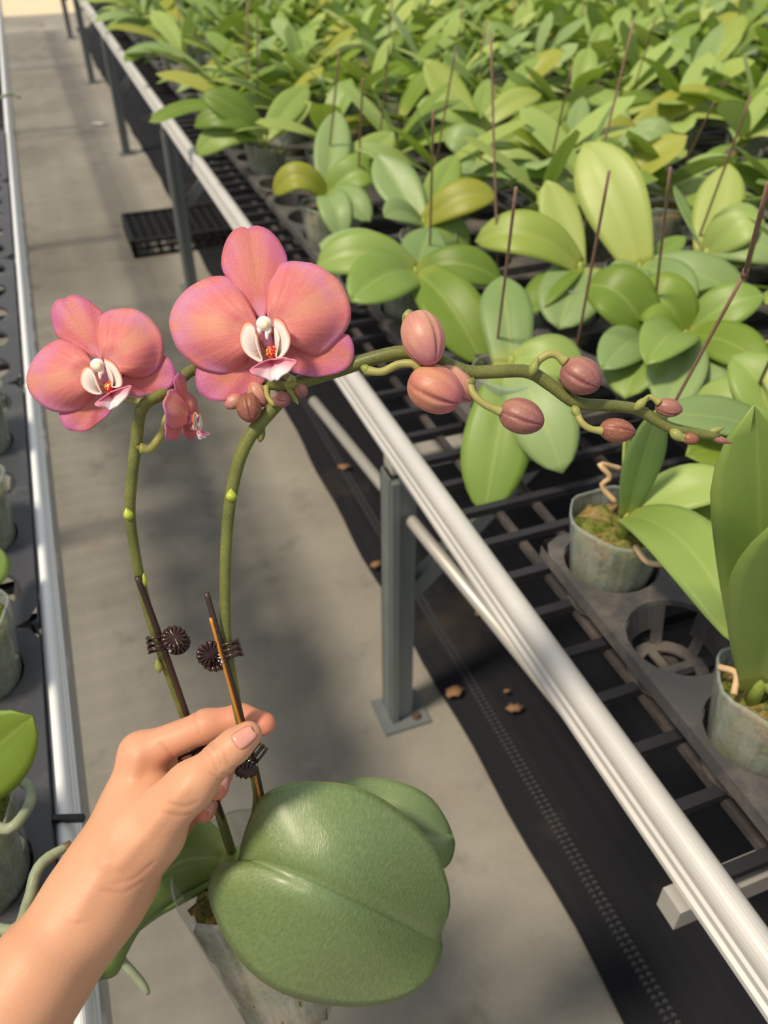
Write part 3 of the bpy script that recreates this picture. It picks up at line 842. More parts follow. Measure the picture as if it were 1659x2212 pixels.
for n_, (dep, h) in enumerate(cand[:275]):
    p = PROTO[n_ % 14]
    o = p if n_ < 14 else copy_tree(p)
    o.location = (h[0], h[1], .665)
    o.rotation_euler = (0, 0, rng.gauss(0, .38) + rng.choice((0, math.pi)))
    s = rng.uniform(.9, 1.12)
    lab = 'leafy green orchid in a clear pot, one of the crowd massed far along the bench'
    if dep < 2.35:
        q = LINES[round(h[0], 2)]; k1 = sorted(LINES).index(round(h[0], 2)); k2 = sorted(q).index(round(h[1], 3))
        lab = '%s orchid in the crowd, %s plant back in the %s line from the rim' % (LOOK[n_ % 14], nth(k2), nth(k1))
    tag(o, lab, 'orchid', G_P)

# left bench plants
def left_plant(y, leaves, label, roots=()):
    return near_plant((0, 0), [], label) if False else None
G_L = 'potted orchids on the left bench'
LB = [(.384, 'clear pot of moss with one upright green leaf on the left bench by the wrist', [((72, 1545), .115, -1, .046, .0, 30, 'D'), ((-160, 1560), .12, 0, .05, .03, 0, 'D')]),
      (.575, 'clear pot of pale moss on the left bench, beyond the leaf by the wrist', [((-120, 1290), .12, 0, .05, .02, 0, 'B'), ((-10, 1180), .12, 1, .05, .0, 0, 'B')]),
      (.7755, 'clear pot on the left bench, left of the two spikes', [((-90, 1000), .12, 0, .05, .02, 0, 'B')]),
      (.9665, 'clear pot on the left bench, left of the small pink flower', [((-60, 800), .12, 0, .05, .02, 0, 'C')])]
for y, lab, lv in LB:
    b = np.array([-.172, y, Z_BASE]); c = M.T @ (b - CAM); px = (CX + c[0] / -c[2] * F, CY - c[1] / -c[2] * F)
    near_plant(px, lv, lab, (-.166, y), (), group=G_L)
for k_, y in enumerate((1.158, 1.3505, 1.549, 1.74, 1.9405, 2.132, 2.4275)):
    p = PROTO[rng.randrange(14)]; o = copy_tree(p)
    o.location = (-.166 - .0955 * 2, y, .665); o.rotation_euler = (0, 0, rng.uniform(1.2, 1.9))
    tag(o, 'leafy orchid set back on the left bench, %s beyond the pots at its rim' % nth(k_), 'orchid', G_L)
# a long grey-green root of the nearest left pot reaches out over the rim, and thin pale ones farther along
def left_root(pts, label, r0=.0034, parent=None):
    rp = spline(pts, 30); m = MB(); m.tube(rp, np.r_[np.full(26, r0), r0 * .98, r0 * .9, r0 * .8, r0 * .5], 9)
    return m
lp = [o for o in scn.collection.objects if o.get('label') == LB[0][1]][0]
lpl = np.array(lp.location)
root_pts = [np.array([-.166, .33, .755]), at(20, 2010, .77), at(62, 1945, .785), at(76, 1890, .792), at(96, 1860, .792), at(128, 1838, .79), at(152, 1828, .788)]
left_root(root_pts, None).build('aerial_root', MAT['root'], lp, True, lpl)
tipm = MB(); tipm.tube(spline([at(140, 1833, .789), at(153, 1827.5, .788)], 4), .0036, 9); tipm.build('root_tip', MAT['roottip'], lp, True, lpl)
m = MB(); m.tube(spline([at(-30, 1775, .755), at(20, 1790, .772), at(60, 1745, .772), at(66, 1705, .768), at(50, 1690, .765)], 20), .0036, 8); m.build('aerial_root', MAT['root'], lp, True, lpl)
lp4 = [o for o in scn.collection.objects if o.get('label') == LB[3][1]][0]
# far root dangling over the left rim
fr = MB(); fr.tube(spline([at(-30, 225, .75), at(8, 208, .76), at(24, 203, .76), at(44, 211, .75)], 16), .004, 7)
tag(fr.build('aerial_root', MAT['root'], None, True), 'pale orchid root poking out over the far end of the left rim', 'root')
peg = MB(); peg.bar(at(112, 1769, .69), at(182, 1767, .69), .0045, .005)
tag(peg.build('peg', MAT['black']), 'small dark peg sticking out from the left rim beside the hand', 'peg')

# thin brown stakes among the orchids
STK = [
 ((1115, 405), (1070, 772), 'thin brown stake right of the mauve bud, its top before the yellow-green leaf'),
 ((1316, 370), (1243, 768), 'straight brown stake crossing the broad yellowish leaf, cut end showing'),
 ((1448, 362), (1408, 716), 'reddish brown stake with a blunt top before the dark gap'),
 ((1369, 46), (1251, 536), 'tall brown stake rising behind the broad yellowish leaf'),
 ((1623, 206), (1497, 547), 'tall brown stake leaning right past the pale oval leaf'),
 ((1543, 220), (1456, 403), 'grey stake leaning right in the dark gap'),
 ((1659, 395), (1340, 1085), 'long bent brown stake slanting down into the mossy pot near the rim'),
 ((1668, 380), (1588, 690), 'brown stake at the right edge behind the long bent one'),
 ((1700, 700), (1615, 882), 'dark stake at the right edge above the long upright leaves'),
 ((985, 100), (937, 385), 'brown stake leaning right behind the curved olive leaf'),
 ((936, 240), (928, 562), 'upright brown stake between the leaning one and the large flower'),
 ((1060, 70), (1075, 590), 'dark upright stake left of the yellow-green arched leaf'),
 ((1234, 146), (1179, 400), 'brown stake crossing the dark leaf with yellow midrib'),
 ((840, 98), (815, 357), 'brown stake with a bright leaf tip at its left, third from the rim'),
 ((784, 170), (772, 425), 'grey-green stake behind the curled yellow leaf'),
 ((555, 36), (557, 242), 'brown stake above the dark fanned leaves at the rim'),
 ((733, 111), (704, 400), 'pale thin stake rising from the rim pot behind the flower'),
 ((1417, 37), (1357, 232), 'thin dark stake high on the bench near the slanting olive leaf'),
]
for tp, bp, lab in STK:
    b = at(*bp, .765); t = at_len(b, tp[0], tp[1], .30, 0)
    d = np.linalg.norm(t - b); t = at_len(b, tp[0], tp[1], max(.26, d), -1)
    pts = [b - (t - b) * .15, b, (b * .5 + t * .5), t]
    if bp == (1340, 1085):
        k = at_len(b, 1609, 590, .27, -1); t = at_len(k, 1659, 395, .09, -1); pts = [b - (k - b) * .08, b, (b + k) / 2, k]
    m = MB(); m.tube(spline(pts, 10), .0014 if bp == (1340, 1085) else .0017, 7)
    if bp == (1340, 1085): m.tube(spline([k, t], 4), .0014, 7); m.tube([k - [0, 0, .003], k + [0, 0, .003]], .0021, 7)
    tag(m.build('plant_stake', MAT['stakeb'], None, True), lab, 'stake', 'thin stakes among the bench orchids')
for k in range(26):
    h = cand[min(len(cand) - 1, 30 + k * 7)][1]
    m = MB(); a = np.array([h[0] + .02, h[1] - .015, .70]); b = a + [rng.uniform(.01, .06), rng.uniform(-.03, .05), rng.uniform(.24, .34)]
    m.tube(spline([a, b], 5), .0019, 6)
    tag(m.build('plant_stake', MAT['stakeb'], None, True), 'thin brown stake standing far back among the massed orchids', 'stake', 'thin stakes among the bench orchids')

# ------------------------------------------------------------------ things lying on the floor
def crate():
    a = at(300, 470, 0); r = empty('plastic_crate', (.20, 3.46, 0)); tag(r, 'black openwork plastic crate on the floor behind a bench leg', 'crate')
    W, D, Hh = .46, .34, .06
    x0, y0 = .21, 3.40
    def panel(p, ux, uy, L, Hh2, nx, ny, t=.012):
        m = MB(); p = np.array(p, float); ux = np.array(ux, float); uy = np.array(uy, float)
        up = np.cross(ux, uy)
        for i in range(nx + 1): m.bar(p + ux * L * i / nx, p + ux * L * i / nx + uy * Hh2, t, t, up)
        for i in range(ny + 1): m.bar(p + uy * Hh2 * i / ny, p + uy * Hh2 * i / ny + ux * L, t, t, up)
        return m
    loc = (.20, 3.46, 0)
    panel((x0, y0, .006), (1, 0, 0), (0, 0, 1), W, Hh, 9, 2).build('side_panel', MAT['black'], r, loc=loc)
    panel((x0, y0 + D, .006), (1, 0, 0), (0, 0, 1), W, Hh, 9, 2).build('side_panel', MAT['black'], r, loc=loc)
    panel((x0, y0, .006), (0, 1, 0), (0, 0, 1), D, Hh, 6, 2).build('end_panel', MAT['black'], r, loc=loc)
    panel((x0 + W, y0, .006), (0, 1, 0), (0, 0, 1), D, Hh, 6, 2).build('end_panel', MAT['black'], r, loc=loc)
    panel((x0, y0, Hh), (1, 0, 0), (0, 1, 0), W, D, 12, 9, .010).build('base_panel', MAT['black'], r, loc=loc)
crate()
def scrap(px, py, s, mat, label, z=.0, name='dried_leaf', cat='dried leaf', rot=0.0):
    s *= .8; c = at(px, py, z); r = random.Random(int(px * 7 + py)); n = 14
    ring = [(c[0] + s * (1 + r.uniform(-.3, .3)) * math.cos(rot + 2 * math.pi * k / n), c[1] + s * .6 * (1 + r.uniform(-.3, .3)) * math.sin(2 * math.pi * k / n), z + .006 + r.uniform(0, .006)) for k in range(n)]
    v = [(c[0], c[1], z + .011)] + ring
    f = [(0, 1 + k, 1 + (k + 1) % n) for k in range(n)]
    o = obj(name, v, f, mat, None, True); solidify(o, .001); tag(o, label, cat, 'scraps on the aisle floor' if z < .005 else 'scraps on the ground cover')
scrap(90, 57, .035, MAT['drleaf'], 'brown dried leaf far down the aisle floor')
scrap(97, 105, .022, MAT['drleaf'], 'small brown dried leaf on the aisle, just before the farther one')
scrap(217, 270, .055, MAT['white_fluff'], 'white crumpled scrap on the aisle floor', name='paper_scrap', cat='scrap', rot=.6)
for px, py, s, lab in ((745, 1013, .022, 'round brown dried leaf on the ground cover left of the near leg'), (1110, 1535, .020, 'curled brown dried leaf on the ground cover under the rim, right of the near leg'),
                       (1035, 1330, .011, 'small brown scrap on the ground cover close under the rim'), (1095, 1498, .008, 'tiny brown crumb just above the curled dried leaf'),
                       (812, 1225, .014, 'brown scrap at the ground cover edge beside the near leg'), (980, 1500, .022, 'tan smear of leaf at the ground cover edge right of the foot plate')):
    scrap(px, py, s, MAT['drleaf'], lab, .012)

# ------------------------------------------------------------------ the orchid held up in the aisle
POT_TOP, POT_BOT = P(515, 1862, .53), P(628, 2168, .60)
HL = POT_BOT.copy()
held = empty('potted_orchid', HL)
tag(held, 'flowering orchid held up in the aisle, coral pink blooms, buds and one broad leaf', 'orchid')
ax = POT_TOP - POT_BOT; ph = np.linalg.norm(ax)
v, f, uv = lathe(pot_profile(.0445, .033, ph, .0009), 48, ax, POT_BOT)
v = np.array(v); tt = ((v - POT_BOT) @ (ax / ph)) / ph
aa = np.array([u[0] for u in uv]) * 2 * math.pi
cen = POT_BOT + np.outer(tt, ax)
v = cen + (v - cen) * (1 + .035 * tt * np.sin(3 * aa + .6) + .012 * tt * np.sin(8 * aa))[:, None]
obj('pot', v, f, MAT['potclear'], held, True, uv, HL)
prof = [(.001, .004), (.029, .004)] + [(.0318 + .0078 * k / 8, .006 + ph * .70 * k / 8) for k in range(9)] + [(.034, ph * .76), (.022, ph * .80), (.010, ph * .80), (.001, ph * .80)]
v, f, uv = lathe(prof, 40, ax, POT_BOT); v = np.array(v)
v += nrng.normal(0, .0013, v.shape); obj('potting_moss', v, f, MAT['moss'], held, True, uv, HL)
ch = MB()
for k in range(46):
    a = nrng.uniform(0, 2 * math.pi); q = nrng.uniform(.0, .036); 
    R_ = np.array(Vector(ax).normalized().to_track_quat('Z', 'Y').to_matrix())
    c = POT_BOT + R_ @ np.array([q * math.cos(a), q * math.sin(a), ph * .80 + nrng.uniform(-.004, .008)])
    Rr = np.array(Matrix.Rotation(nrng.uniform(0, 6), 3, 'Z') @ Matrix.Rotation(nrng.uniform(-.8, .8), 3, 'X'))
    ch.box(c, np.array([nrng.uniform(.006, .014), nrng.uniform(.003, .007), nrng.uniform(.003, .006)]), R_ @ Rr)
o = ch.build('bark_chips', MAT['moss'], held, False, HL); tag(o, kind='stuff')

def outline_leaf(name, upper, mid, lower, depth, edge, mat, nu=34, nv=21, valley=.004, ripple=.0, parent=held):
    """blade from three pixel curves base->tip; depth(u) along the midrib, edge(u, v) how far the margins fall away"""
    U = spline([(x, y, 0) for x, y in upper], nu); Lw = spline([(x, y, 0) for x, y in lower], nu); Md = spline([(x, y, 0) for x, y in mid], nu)
    V, UV = [], []
    for i in range(nu):
        u = i / (nu - 1)
        for j in range(nv):
            x = -1 + 2 * j / (nv - 1); a = abs(x); q = U[i] if x < 0 else Lw[i]
            px = Md[i] * (1 - a) + q * a
            d = depth(u) + edge(u, x) * a ** 1.8 + valley * math.exp(-(x / .09) ** 2) * math.sin(math.pi * min(1, u * 1.0 + .05)) + ripple * math.sin(u * 14 + x * 5) * a
            V.append(P(px[0], px[1], d)); UV.append((u, j / (nv - 1)))
    o = obj(name, V, [q for q in grid_faces(nu, nv)], mat, parent, True, UV, HL)
    solidify(o, .0018, 0); return o
# broad front leaf
outline_leaf('leaf', [(520, 1850), (524, 1822), (540, 1772), (566, 1722), (620, 1694), (700, 1689), (790, 1708), (880, 1766), (935, 1830), (964, 1900), (970, 1960), (950, 2018), (952, 2034)],
             [(516, 1862), (560, 1862), (600, 1874), (700, 1914), (820, 1972), (910, 2018), (953, 2038)],
             [(505, 1862), (478, 1868), (455, 1892), (453, 1940), (480, 2010), (530, 2085), (600, 2138), (690, 2166), (790, 2172), (875, 2152), (930, 2106), (953, 2060), (954, 2042)],
             lambda u: .512 - .055 * math.sin(math.pi * min(1, .15 + u * .85)) + .030 * u * u,
             lambda u, x: (.034 if x > 0 else .026) * math.sin(math.pi * min(.92, max(.08, u))), MAT['bigleaf'], 40, 25, .0055, .0012)
# leaf behind it
outline_leaf('leaf', [(700, 1720), (740, 1690), (800, 1680), (870, 1692), (930, 1724), (966, 1778), (981, 1822)],
             [(690, 1770), (760, 1778), (850, 1790), (920, 1800), (978, 1806)],
             [(700, 1850), (780, 1880), (860, 1892), (930, 1885), (962, 1872), (976, 1850), (981, 1822)],
             lambda u: .545 - .02 * math.sin(math.pi * u), lambda u, x: .014, MAT['bigleaf'], 24, 15, .003)
# leaf to the left, passing behind the wrist with its tip hanging below
outline_leaf('leaf', [(505, 1838), (470, 1790), (420, 1765), (350, 1800), (280, 1880), (220, 1980), (188, 2060), (186, 2100)],
             [(505, 1856), (450, 1852), (390, 1862), (330, 1910), (280, 1990), (240, 2060), (205, 2110)],
             [(505, 1868), (460, 1898), (400, 1926), (340, 1966), (300, 2010), (272, 2060), (250, 2105), (210, 2115)],
             lambda u: .535 - .012 * math.sin(math.pi * u) + .012 * u, lambda u, x: .012, MAT['leafE'], 28, 13, .003)
outline_leaf('leaf', [(500, 1872), (440, 1905), (380, 1935), (330, 1968), (300, 2000)],
             [(500, 1880), (440, 1912), (385, 1943), (335, 1974), (300, 2003)],
             [(500, 1890), (445, 1922), (390, 1952), (340, 1980), (302, 2008)],
             lambda u: .536 + .01 * u, lambda u, x: .008, MAT['leafE'], 16, 9, .002)
cm = MB(); cm.tube([P(512, 1880, .53), P(512, 1862, .525), P(512, 1845, .522)], [.011, .012, .006], 12); cm.build('crown', MAT['leafB'], held, True, HL)
for pts, mt in (([(300, 1985, .545), (275, 2012, .548), (258, 2040, .55), (262, 2072, .552), (285, 2100, .553), (306, 2125, .554), (321, 2147, .555)], 'root'),):
    m = MB(); m.tube(spline([P(*p) for p in pts], 24), np.r_[np.full(20, .0031), .003, .0028, .0024, .0014], 9); m.build('aerial_root', MAT[mt], held, True, HL)

# flower spikes
def stem_tube(name, pts, r, mat, n=60, parent=held, sides=12, bumps=()):
    p = np.array([[*P(a, b, c)] for a, b, c in pts]); s = spline(p, n)
    if not np.isscalar(r): rr = np.interp(np.linspace(0, 1, n), np.linspace(0, 1, len(r)), r)
    else: rr = np.full(n, r)
    for t, a in bumps: rr = rr * (1 + a * np.exp(-((np.linspace(0, 1, n) - t) / .012) ** 2))
    m = MB(); m.tube(s, rr, sides); return m.build(name, mat, parent, True, HL)
sp1 = stem_tube('flower_spike', [(502, 1845, .525), (470, 1745, .505), (440, 1660, .489), (403, 1560, .4775), (345, 1400, .455), (312, 1290, .440), (290, 1180, .428), (281, 1105, .421), (285, 1030, .415), (295, 950, .410), (302, 895, .407), (318, 868, .408), (350, 852, .411), (385, 825, .415), (415, 800, .418), (470, 792, .422), (530, 812, .422), (568, 829, .414), (600, 833, .408), (626, 836, .405)],
                [.0030, .0030, .0026, .0026, .0026, .0025, .0025, .0025, .0025, .0026, .0029, .0030, .0030, .0028, .0026, .0024], MAT['stem'], 110)
sp2 = stem_tube('flower_spike', [(545, 1800, .515), (556, 1720, .495), (540, 1640, .468), (516, 1545, .449), (502, 1470, .440), (490, 1390, .432), (486, 1300, .426), (487, 1220, .421), (491, 1140, .416), (500, 1065, .412), (518, 990, .409), (545, 935, .407), (580, 893, .407), (604, 866, .410), (622, 842, .414), (650, 824, .416), (690, 812, .416), (740, 796, .414), (800, 776, .411), (860, 762, .410), (910, 765, .410), (960, 784, .408), (1010, 803, .407), (1070, 803, .408), (1140, 803, .409), (1190, 832, .410), (1245, 870, .412), (1310, 876, .414), (1375, 884, .417), (1420, 910, .419), (1455, 928, .421), (1500, 936, .423), (1550, 942, .425)],
                [.0030, .0028, .0026, .0026, .0026, .0027, .0028, .0029, .0031, .0034, .0036, .0036, .0035, .0034, .0033, .0032, .0030, .0027, .0023], MAT['stem'], 150)
def bract(parent, p0, p1, r, mat='bract', flat=.55):
    """a small pointed scale from p0 to p1 (pixel, pixel, depth)"""
    a, b = P(*p0), P(*p1)
    s = np.array([a + (b - a) * t for t in np.linspace(0, 1, 9)])
    rr = r * np.array([.25, .6, .82, .9, .86, .72, .52, .3, .05])
    m = MB(); m.tube(s, rr, 10); return m.build('bract', MAT[mat], parent, True, HL)
bract(sp1, (281, 1122, .4195), (272, 1097, .417), .0029, 'node'); bract(sp1, (311, 1268, .435), (311, 1238, .432), .0019, 'node')
bract(sp1, (345, 1452, .4575), (340, 1422, .454), .0026, 'bract')
bract(sp2, (500, 1083, .4095), (499, 1055, .4085), .0031, 'node'); bract(sp2, (515, 1545, .446), (507, 1485, .442), .0022, 'bract')
bract(sp1, (318, 970, .408), (292, 965, .408), .0022, 'stem')
bract(sp2, (780, 792, .408), (808, 806, .406), .0026); bract(sp2, (1146, 812, .404), (1163, 772, .402), .0026); bract(sp2, (1022, 815, .404), (1012, 842, .402), .0024, 'stem')
bract(sp2, (1238, 876, .409), (1252, 905, .407), .0026); bract(sp2, (1370, 886, .413), (1402, 855, .411), .0026); bract(sp2, (1448, 928, .418), (1480, 955, .416), .0032)
bract(sp2, (1535, 944, .4245), (1582, 958, .4245), .0022, 'bud'); bract(sp2, (1530, 934, .4245), (1566, 924, .4245), .0019)
bract(sp1, (576, 832, .409), (578, 862, .406), .0018); bract(sp1, (616, 838, .404), (647, 829, .401), .0020); bract(sp1, (622, 838, .403), (645, 874, .400), .0024)
bract(sp2, (560, 955, .4075), (572, 920, .4085), .0020, 'stem')
bract(sp2, (640, 822, .411), (618, 826, .409), .0036, 'bract')

# buds
def bud(px, py, d, half_len, half_w, ang, mat='bud', seam=0.0, point=.25, ped=None, pedr=.0015, tilt=0.0, name='bud', split=False):
    """ellipsoid with three sepal seams; ang = direction of the tip in the picture plane, degrees"""
    c = P(px, py, d); k = d / F; a, w = half_len * k, half_w * k
    dx, dy = math.cos(math.radians(ang)), math.sin(math.radians(ang))
    axis = M @ np.array([dx * math.cos(tilt), dy * math.cos(tilt), math.sin(tilt)]); view = M @ np.array([0, 0, 1.0])
    e2 = np.cross(axis, view); e2 /= np.linalg.norm(e2); e3 = np.cross(e2, axis)
    nu, nv = 28, 72; V, UV, S = [], [], []
    for i in range(nu):
        th = math.pi * i / (nu - 1); z = -math.cos(th)
        r = math.sin(th) ** .92 * (1 - point * .5 * max(0, z) ** 2 + .06 * (-min(0, z)))
        for j in range(nv):
            ph_ = 2 * math.pi * j / nv
            dd = min(abs((ph_ - seam - q * 2 * math.pi / 3 + math.pi) % (2 * math.pi) - math.pi) for q in range(3))
            g = math.exp(-(dd / .085) ** 2) * math.sin(th) ** .5 * (0.35 + .65 * max(0, z + .3))
            R_ = r * (1 - .16 * g + .030 * math.exp(-((dd - .22) / .14) ** 2) * math.sin(th) + .006 * math.cos(9 * ph_) * math.sin(th))
            V.append(c + axis * z * a + (e3 * math.cos(ph_) + e2 * math.sin(ph_)) * R_ * w)
            UV.append((j / nv, i / (nu - 1))); S.append(min(1, g * 1.1))
    fc = [(i * nv + j, i * nv + (j + 1) % nv, (i + 1) * nv + (j + 1) % nv, (i + 1) * nv + j) for i in range(nu - 1) for j in range(nv)]
    o = obj(name, V, fc, MAT[mat], held, True, UV, HL, {'seam': S})
    if ped:
        q = [P(*p) for p in ped]; m = MB(); n = 20
        m.tube(spline(q, n), np.interp(np.linspace(0, 1, n), [0, .2, .8, 1], [pedr * 1.25, pedr, pedr, pedr * 1.35]), 9); m.build('pedicel', MAT['pedicel'], o, True, HL)
    return o
bud(940, 842, .402, 62, 51, -28, 'budcoral', 2.6, .15, [(790, 800, .408), (825, 803, .404), (860, 787, .402), (895, 786, .400), (908, 800, .402)], .0020, .2)
bud(985, 828, .409, 52, 34, -42, 'budpink', .8, .3)
bud(915, 731, .398, 63, 46, -72, 'budpink', -.55, .3, [(905, 765, .408), (884, 735, .407), (878, 690, .405), (886, 680, .402)], .0022, .25)
bud(1127, 900, .402, 50, 38, -22, 'bud', .35, .35, [(1014, 822, .404), (1022, 850, .402), (1048, 874, .401), (1084, 890, .401)], .0019, .25)
bud(1255, 813, .404, 46, 40, -35, 'bud', .5, .35, [(1150, 800, .406), (1166, 776, .404), (1195, 764, .403), (1222, 782, .403)], .0020, .3)
bud(1334, 930, .408, 39, 26, -8, 'budbrown', 2.0, .5, [(1245, 890, .409), (1256, 912, .407), (1275, 926, .407), (1302, 931, .407)], .0017, .1)
bud(1445, 881, .415, 29, 20, -12, 'bud', .9, .5, [(1385, 872, .414), (1404, 858, .413), (1424, 870, .413)], .0015, .1)
bud(1492, 948, .419, 18, 13, -8, 'budbrown', 1.2, .5, [(1462, 935, .420), (1478, 945, .419)], .0014)
bud(538, 882, .400, 33, 27, -78, 'budbrown', -.1, .5, [(566, 826, .412), (545, 845, .408), (536, 858, .404)], .0015, .35)
bud(558, 852, .409, 30, 19, -60, 'budpink', .5, .3)
bud(505, 868, .409, 22, 16, -150, 'budpink', .9, .4)
bud(609, 863, .399, 20, 17, -15, 'bud', 2.4, .4, [(575, 835, .406), (578, 856, .403), (590, 872, .401), (596, 868, .400)], .0013, .3)
bud(651, 845, .400, 15, 14, -60, 'bud', .3, .3, [(624, 836, .404), (640, 836, .402)], .0013, .2)

# flowers
def fan_petal(name, base, outline, depth0, dz, mat, parent, off, scale, th=.0005, rings=16, nb=72, ripple=.0006, rot=None, pivot=None):
    """petal meshed from its base to its closed outline; dz(s, t) pushes it back from depth0"""
    o = np.array(outline, float); b = np.array(base, float)
    P2 = spline([(x, y, 0) for x, y in [tuple(b)] + outline + [tuple(b)]], nb)[:, :2]
    V = []; UV = []
    for i in range(rings + 1):
        s = i / rings
        for k in range(nb):
            t = k / (nb - 1); q = b + (P2[k] - b) * s
            d = depth0 + dz(s, t) * scale / .4581 + ripple * s * s * math.sin(t * 37 + 1.3) * .6
            px, py = q[0] * scale + off[0], q[1] * scale + off[1]
            p = P(px, py, d)
            if rot is not None: p = pivot + rot @ (p - pivot)
            V.append(p); UV.append((t, s))
    ob = obj(name, V, grid_faces(rings + 1, nb), MAT[mat] if isinstance(mat, str) else mat, parent, True, UV, HL)
    if th: solidify(ob, th, 0)
    return ob
def ball(c, r3, R=None, n=14):
    V, f = [], []; R = M if R is None else R
    for i in range(n + 1):
        th = math.pi * i / n
        for j in range(2 * n):
            a = math.pi * j / n
            V.append(np.array(c) + R @ (np.array([math.sin(th) * math.cos(a), -math.cos(th), math.sin(th) * math.sin(a)]) * r3))
    for i in range(n):
        for j in range(2 * n): f.append((i * 2 * n + j, i * 2 * n + (j + 1) % (2 * n), (i + 1) * 2 * n + (j + 1) % (2 * n), (i + 1) * 2 * n + j))
    return V, f
PET = lambda s, t: -.0045 * math.sin(math.pi * min(1, s * 1.15)) + .0065 * s ** 2.4 - .003 * s * math.cos(2 * math.pi * (t - .5)) * .5
SEP = lambda s, t: .0045 + .0030 * s - .002 * math.sin(math.pi * s)
OFF, SC = (40, 460), .4581
BIG = dict(
 dorsal=((1150, 520), [(1122, 470), (1080, 400), (1030, 330), (980, 300), (958, 250), (962, 185), (985, 120), (1020, 78), (1060, 66), (1084, 75), (1105, 62), (1135, 62), (1180, 80), (1222, 122), (1252, 172), (1268, 228), (1236, 270), (1196, 320), (1180, 390), (1178, 460)]),
 lp=((1135, 560), [(1118, 490), (1085, 405), (1040, 335), (985, 302), (920, 300), (860, 320), (800, 355), (750, 408), (722, 460), (711, 520), (724, 580), (750, 640), (800, 692), (850, 730), (910, 750), (970, 758), (1030, 745), (1070, 706), (1086, 662), (1110, 620)]),
 rp=((1180, 560), [(1188, 490), (1172, 420), (1170, 350), (1182, 290), (1218, 250), (1272, 230), (1330, 230), (1392, 240), (1450, 270), (1512, 322), (1550, 390), (1568, 470), (1556, 530), (1530, 572), (1490, 612), (1450, 650), (1400, 675), (1350, 660), (1310, 632), (1275, 600)]),
 ls=((1165, 630), [(1090, 660), (1000, 680), (900, 690), (843, 730), (836, 790), (850, 842), (890, 876), (940, 889), (1000, 881), (1060, 860), (1110, 832), (1155, 800), (1175, 740)]),
 rs=((1190, 630), [(1260, 625), (1360, 640), (1460, 600), (1545, 572), (1575, 608), (1583, 660), (1570, 710), (1530, 745), (1470, 765), (1400, 773), (1340, 765), (1285, 748), (1235, 700)]),
 ll=((1150, 690), [(1128, 640), (1112, 580), (1108, 530), (1090, 511), (1065, 516), (1047, 548), (1040, 590), (1050, 632), (1075, 666), (1110, 690), (1140, 704)]),
 rl=((1215, 680), [(1222, 630), (1232, 580), (1220, 530), (1204, 495), (1225, 492), (1250, 510), (1270, 548), (1284, 588), (1278, 630), (1258, 664), (1235, 684)]),
 throat=((1180, 640), [(1165, 570), (1115, 550), (1105, 600), (1120, 650), (1150, 690), (1190, 705), (1230, 690), (1245, 640), (1240, 580), (1215, 545), (1185, 565)]),
 mid=((1190, 690), [(1150, 703), (1118, 722), (1090, 740), (1102, 757), (1130, 772), (1170, 780), (1190, 795), (1205, 786), (1222, 790), (1240, 770), (1270, 752), (1292, 728), (1314, 702), (1285, 688), (1250, 683), (1215, 690)]),
 head=(1158, 522), tip=(1180, 625), cal=(1195, 655), hr=38)
SMALL = dict(
 dorsal=((395, 700), [(365, 672), (330, 640), (295, 612), (240, 598), (188, 585), (165, 540), (153, 480), (165, 430), (190, 406), (220, 406), (234, 392), (270, 388), (320, 405), (365, 440), (397, 475), (378, 540), (382, 610), (392, 660)]),
 lp=((365, 745), [(345, 700), (312, 642), (268, 605), (200, 596), (140, 620), (90, 665), (55, 720), (38, 780), (50, 840), (90, 890), (140, 925), (190, 940), (250, 937), (300, 920), (340, 895), (362, 860), (365, 800)]),
 rp=((405, 730), [(395, 680), (372, 620), (360, 560), (372, 510), (410, 468), (470, 453), (540, 453), (600, 480), (650, 530), (680, 590), (685, 650), (670, 712), (640, 750), (580, 783), (530, 768), (480, 750), (440, 745)]),
 ls=((395, 820), [(330, 880), (260, 910), (196, 940), (202, 985), (230, 1020), (280, 1030), (330, 1025), (390, 980), (440, 932), (425, 880)]),
 rs=((430, 800), [(500, 760), (560, 760), (630, 720), (685, 674), (720, 700), (742, 750), (740, 790), (710, 830), (660, 855), (590, 865), (530, 860), (470, 845)]),
 ll=((392, 850), [(370, 810), (352, 765), (345, 735), (325, 723), (302, 735), (289, 770), (292, 805), (312, 832), (345, 850), (375, 855)]),
 rl=((440, 820), [(445, 780), (435, 740), (415, 705), (402, 685), (425, 690), (452, 708), (476, 745), (490, 785), (488, 815), (465, 822)]),
 throat=((410, 800), [(395, 750), (355, 740), (350, 780), (365, 820), (395, 850), (430, 845), (460, 820), (462, 775), (440, 740), (415, 745)]),
 mid=((435, 845), [(405, 866), (375, 888), (358, 902), (385, 915), (415, 918), (430, 930), (442, 922), (460, 915), (490, 888), (515, 858), (532, 816), (500, 822), (465, 834)]),
 head=(372, 718), tip=(415, 790), cal=(432, 822), hr=34)
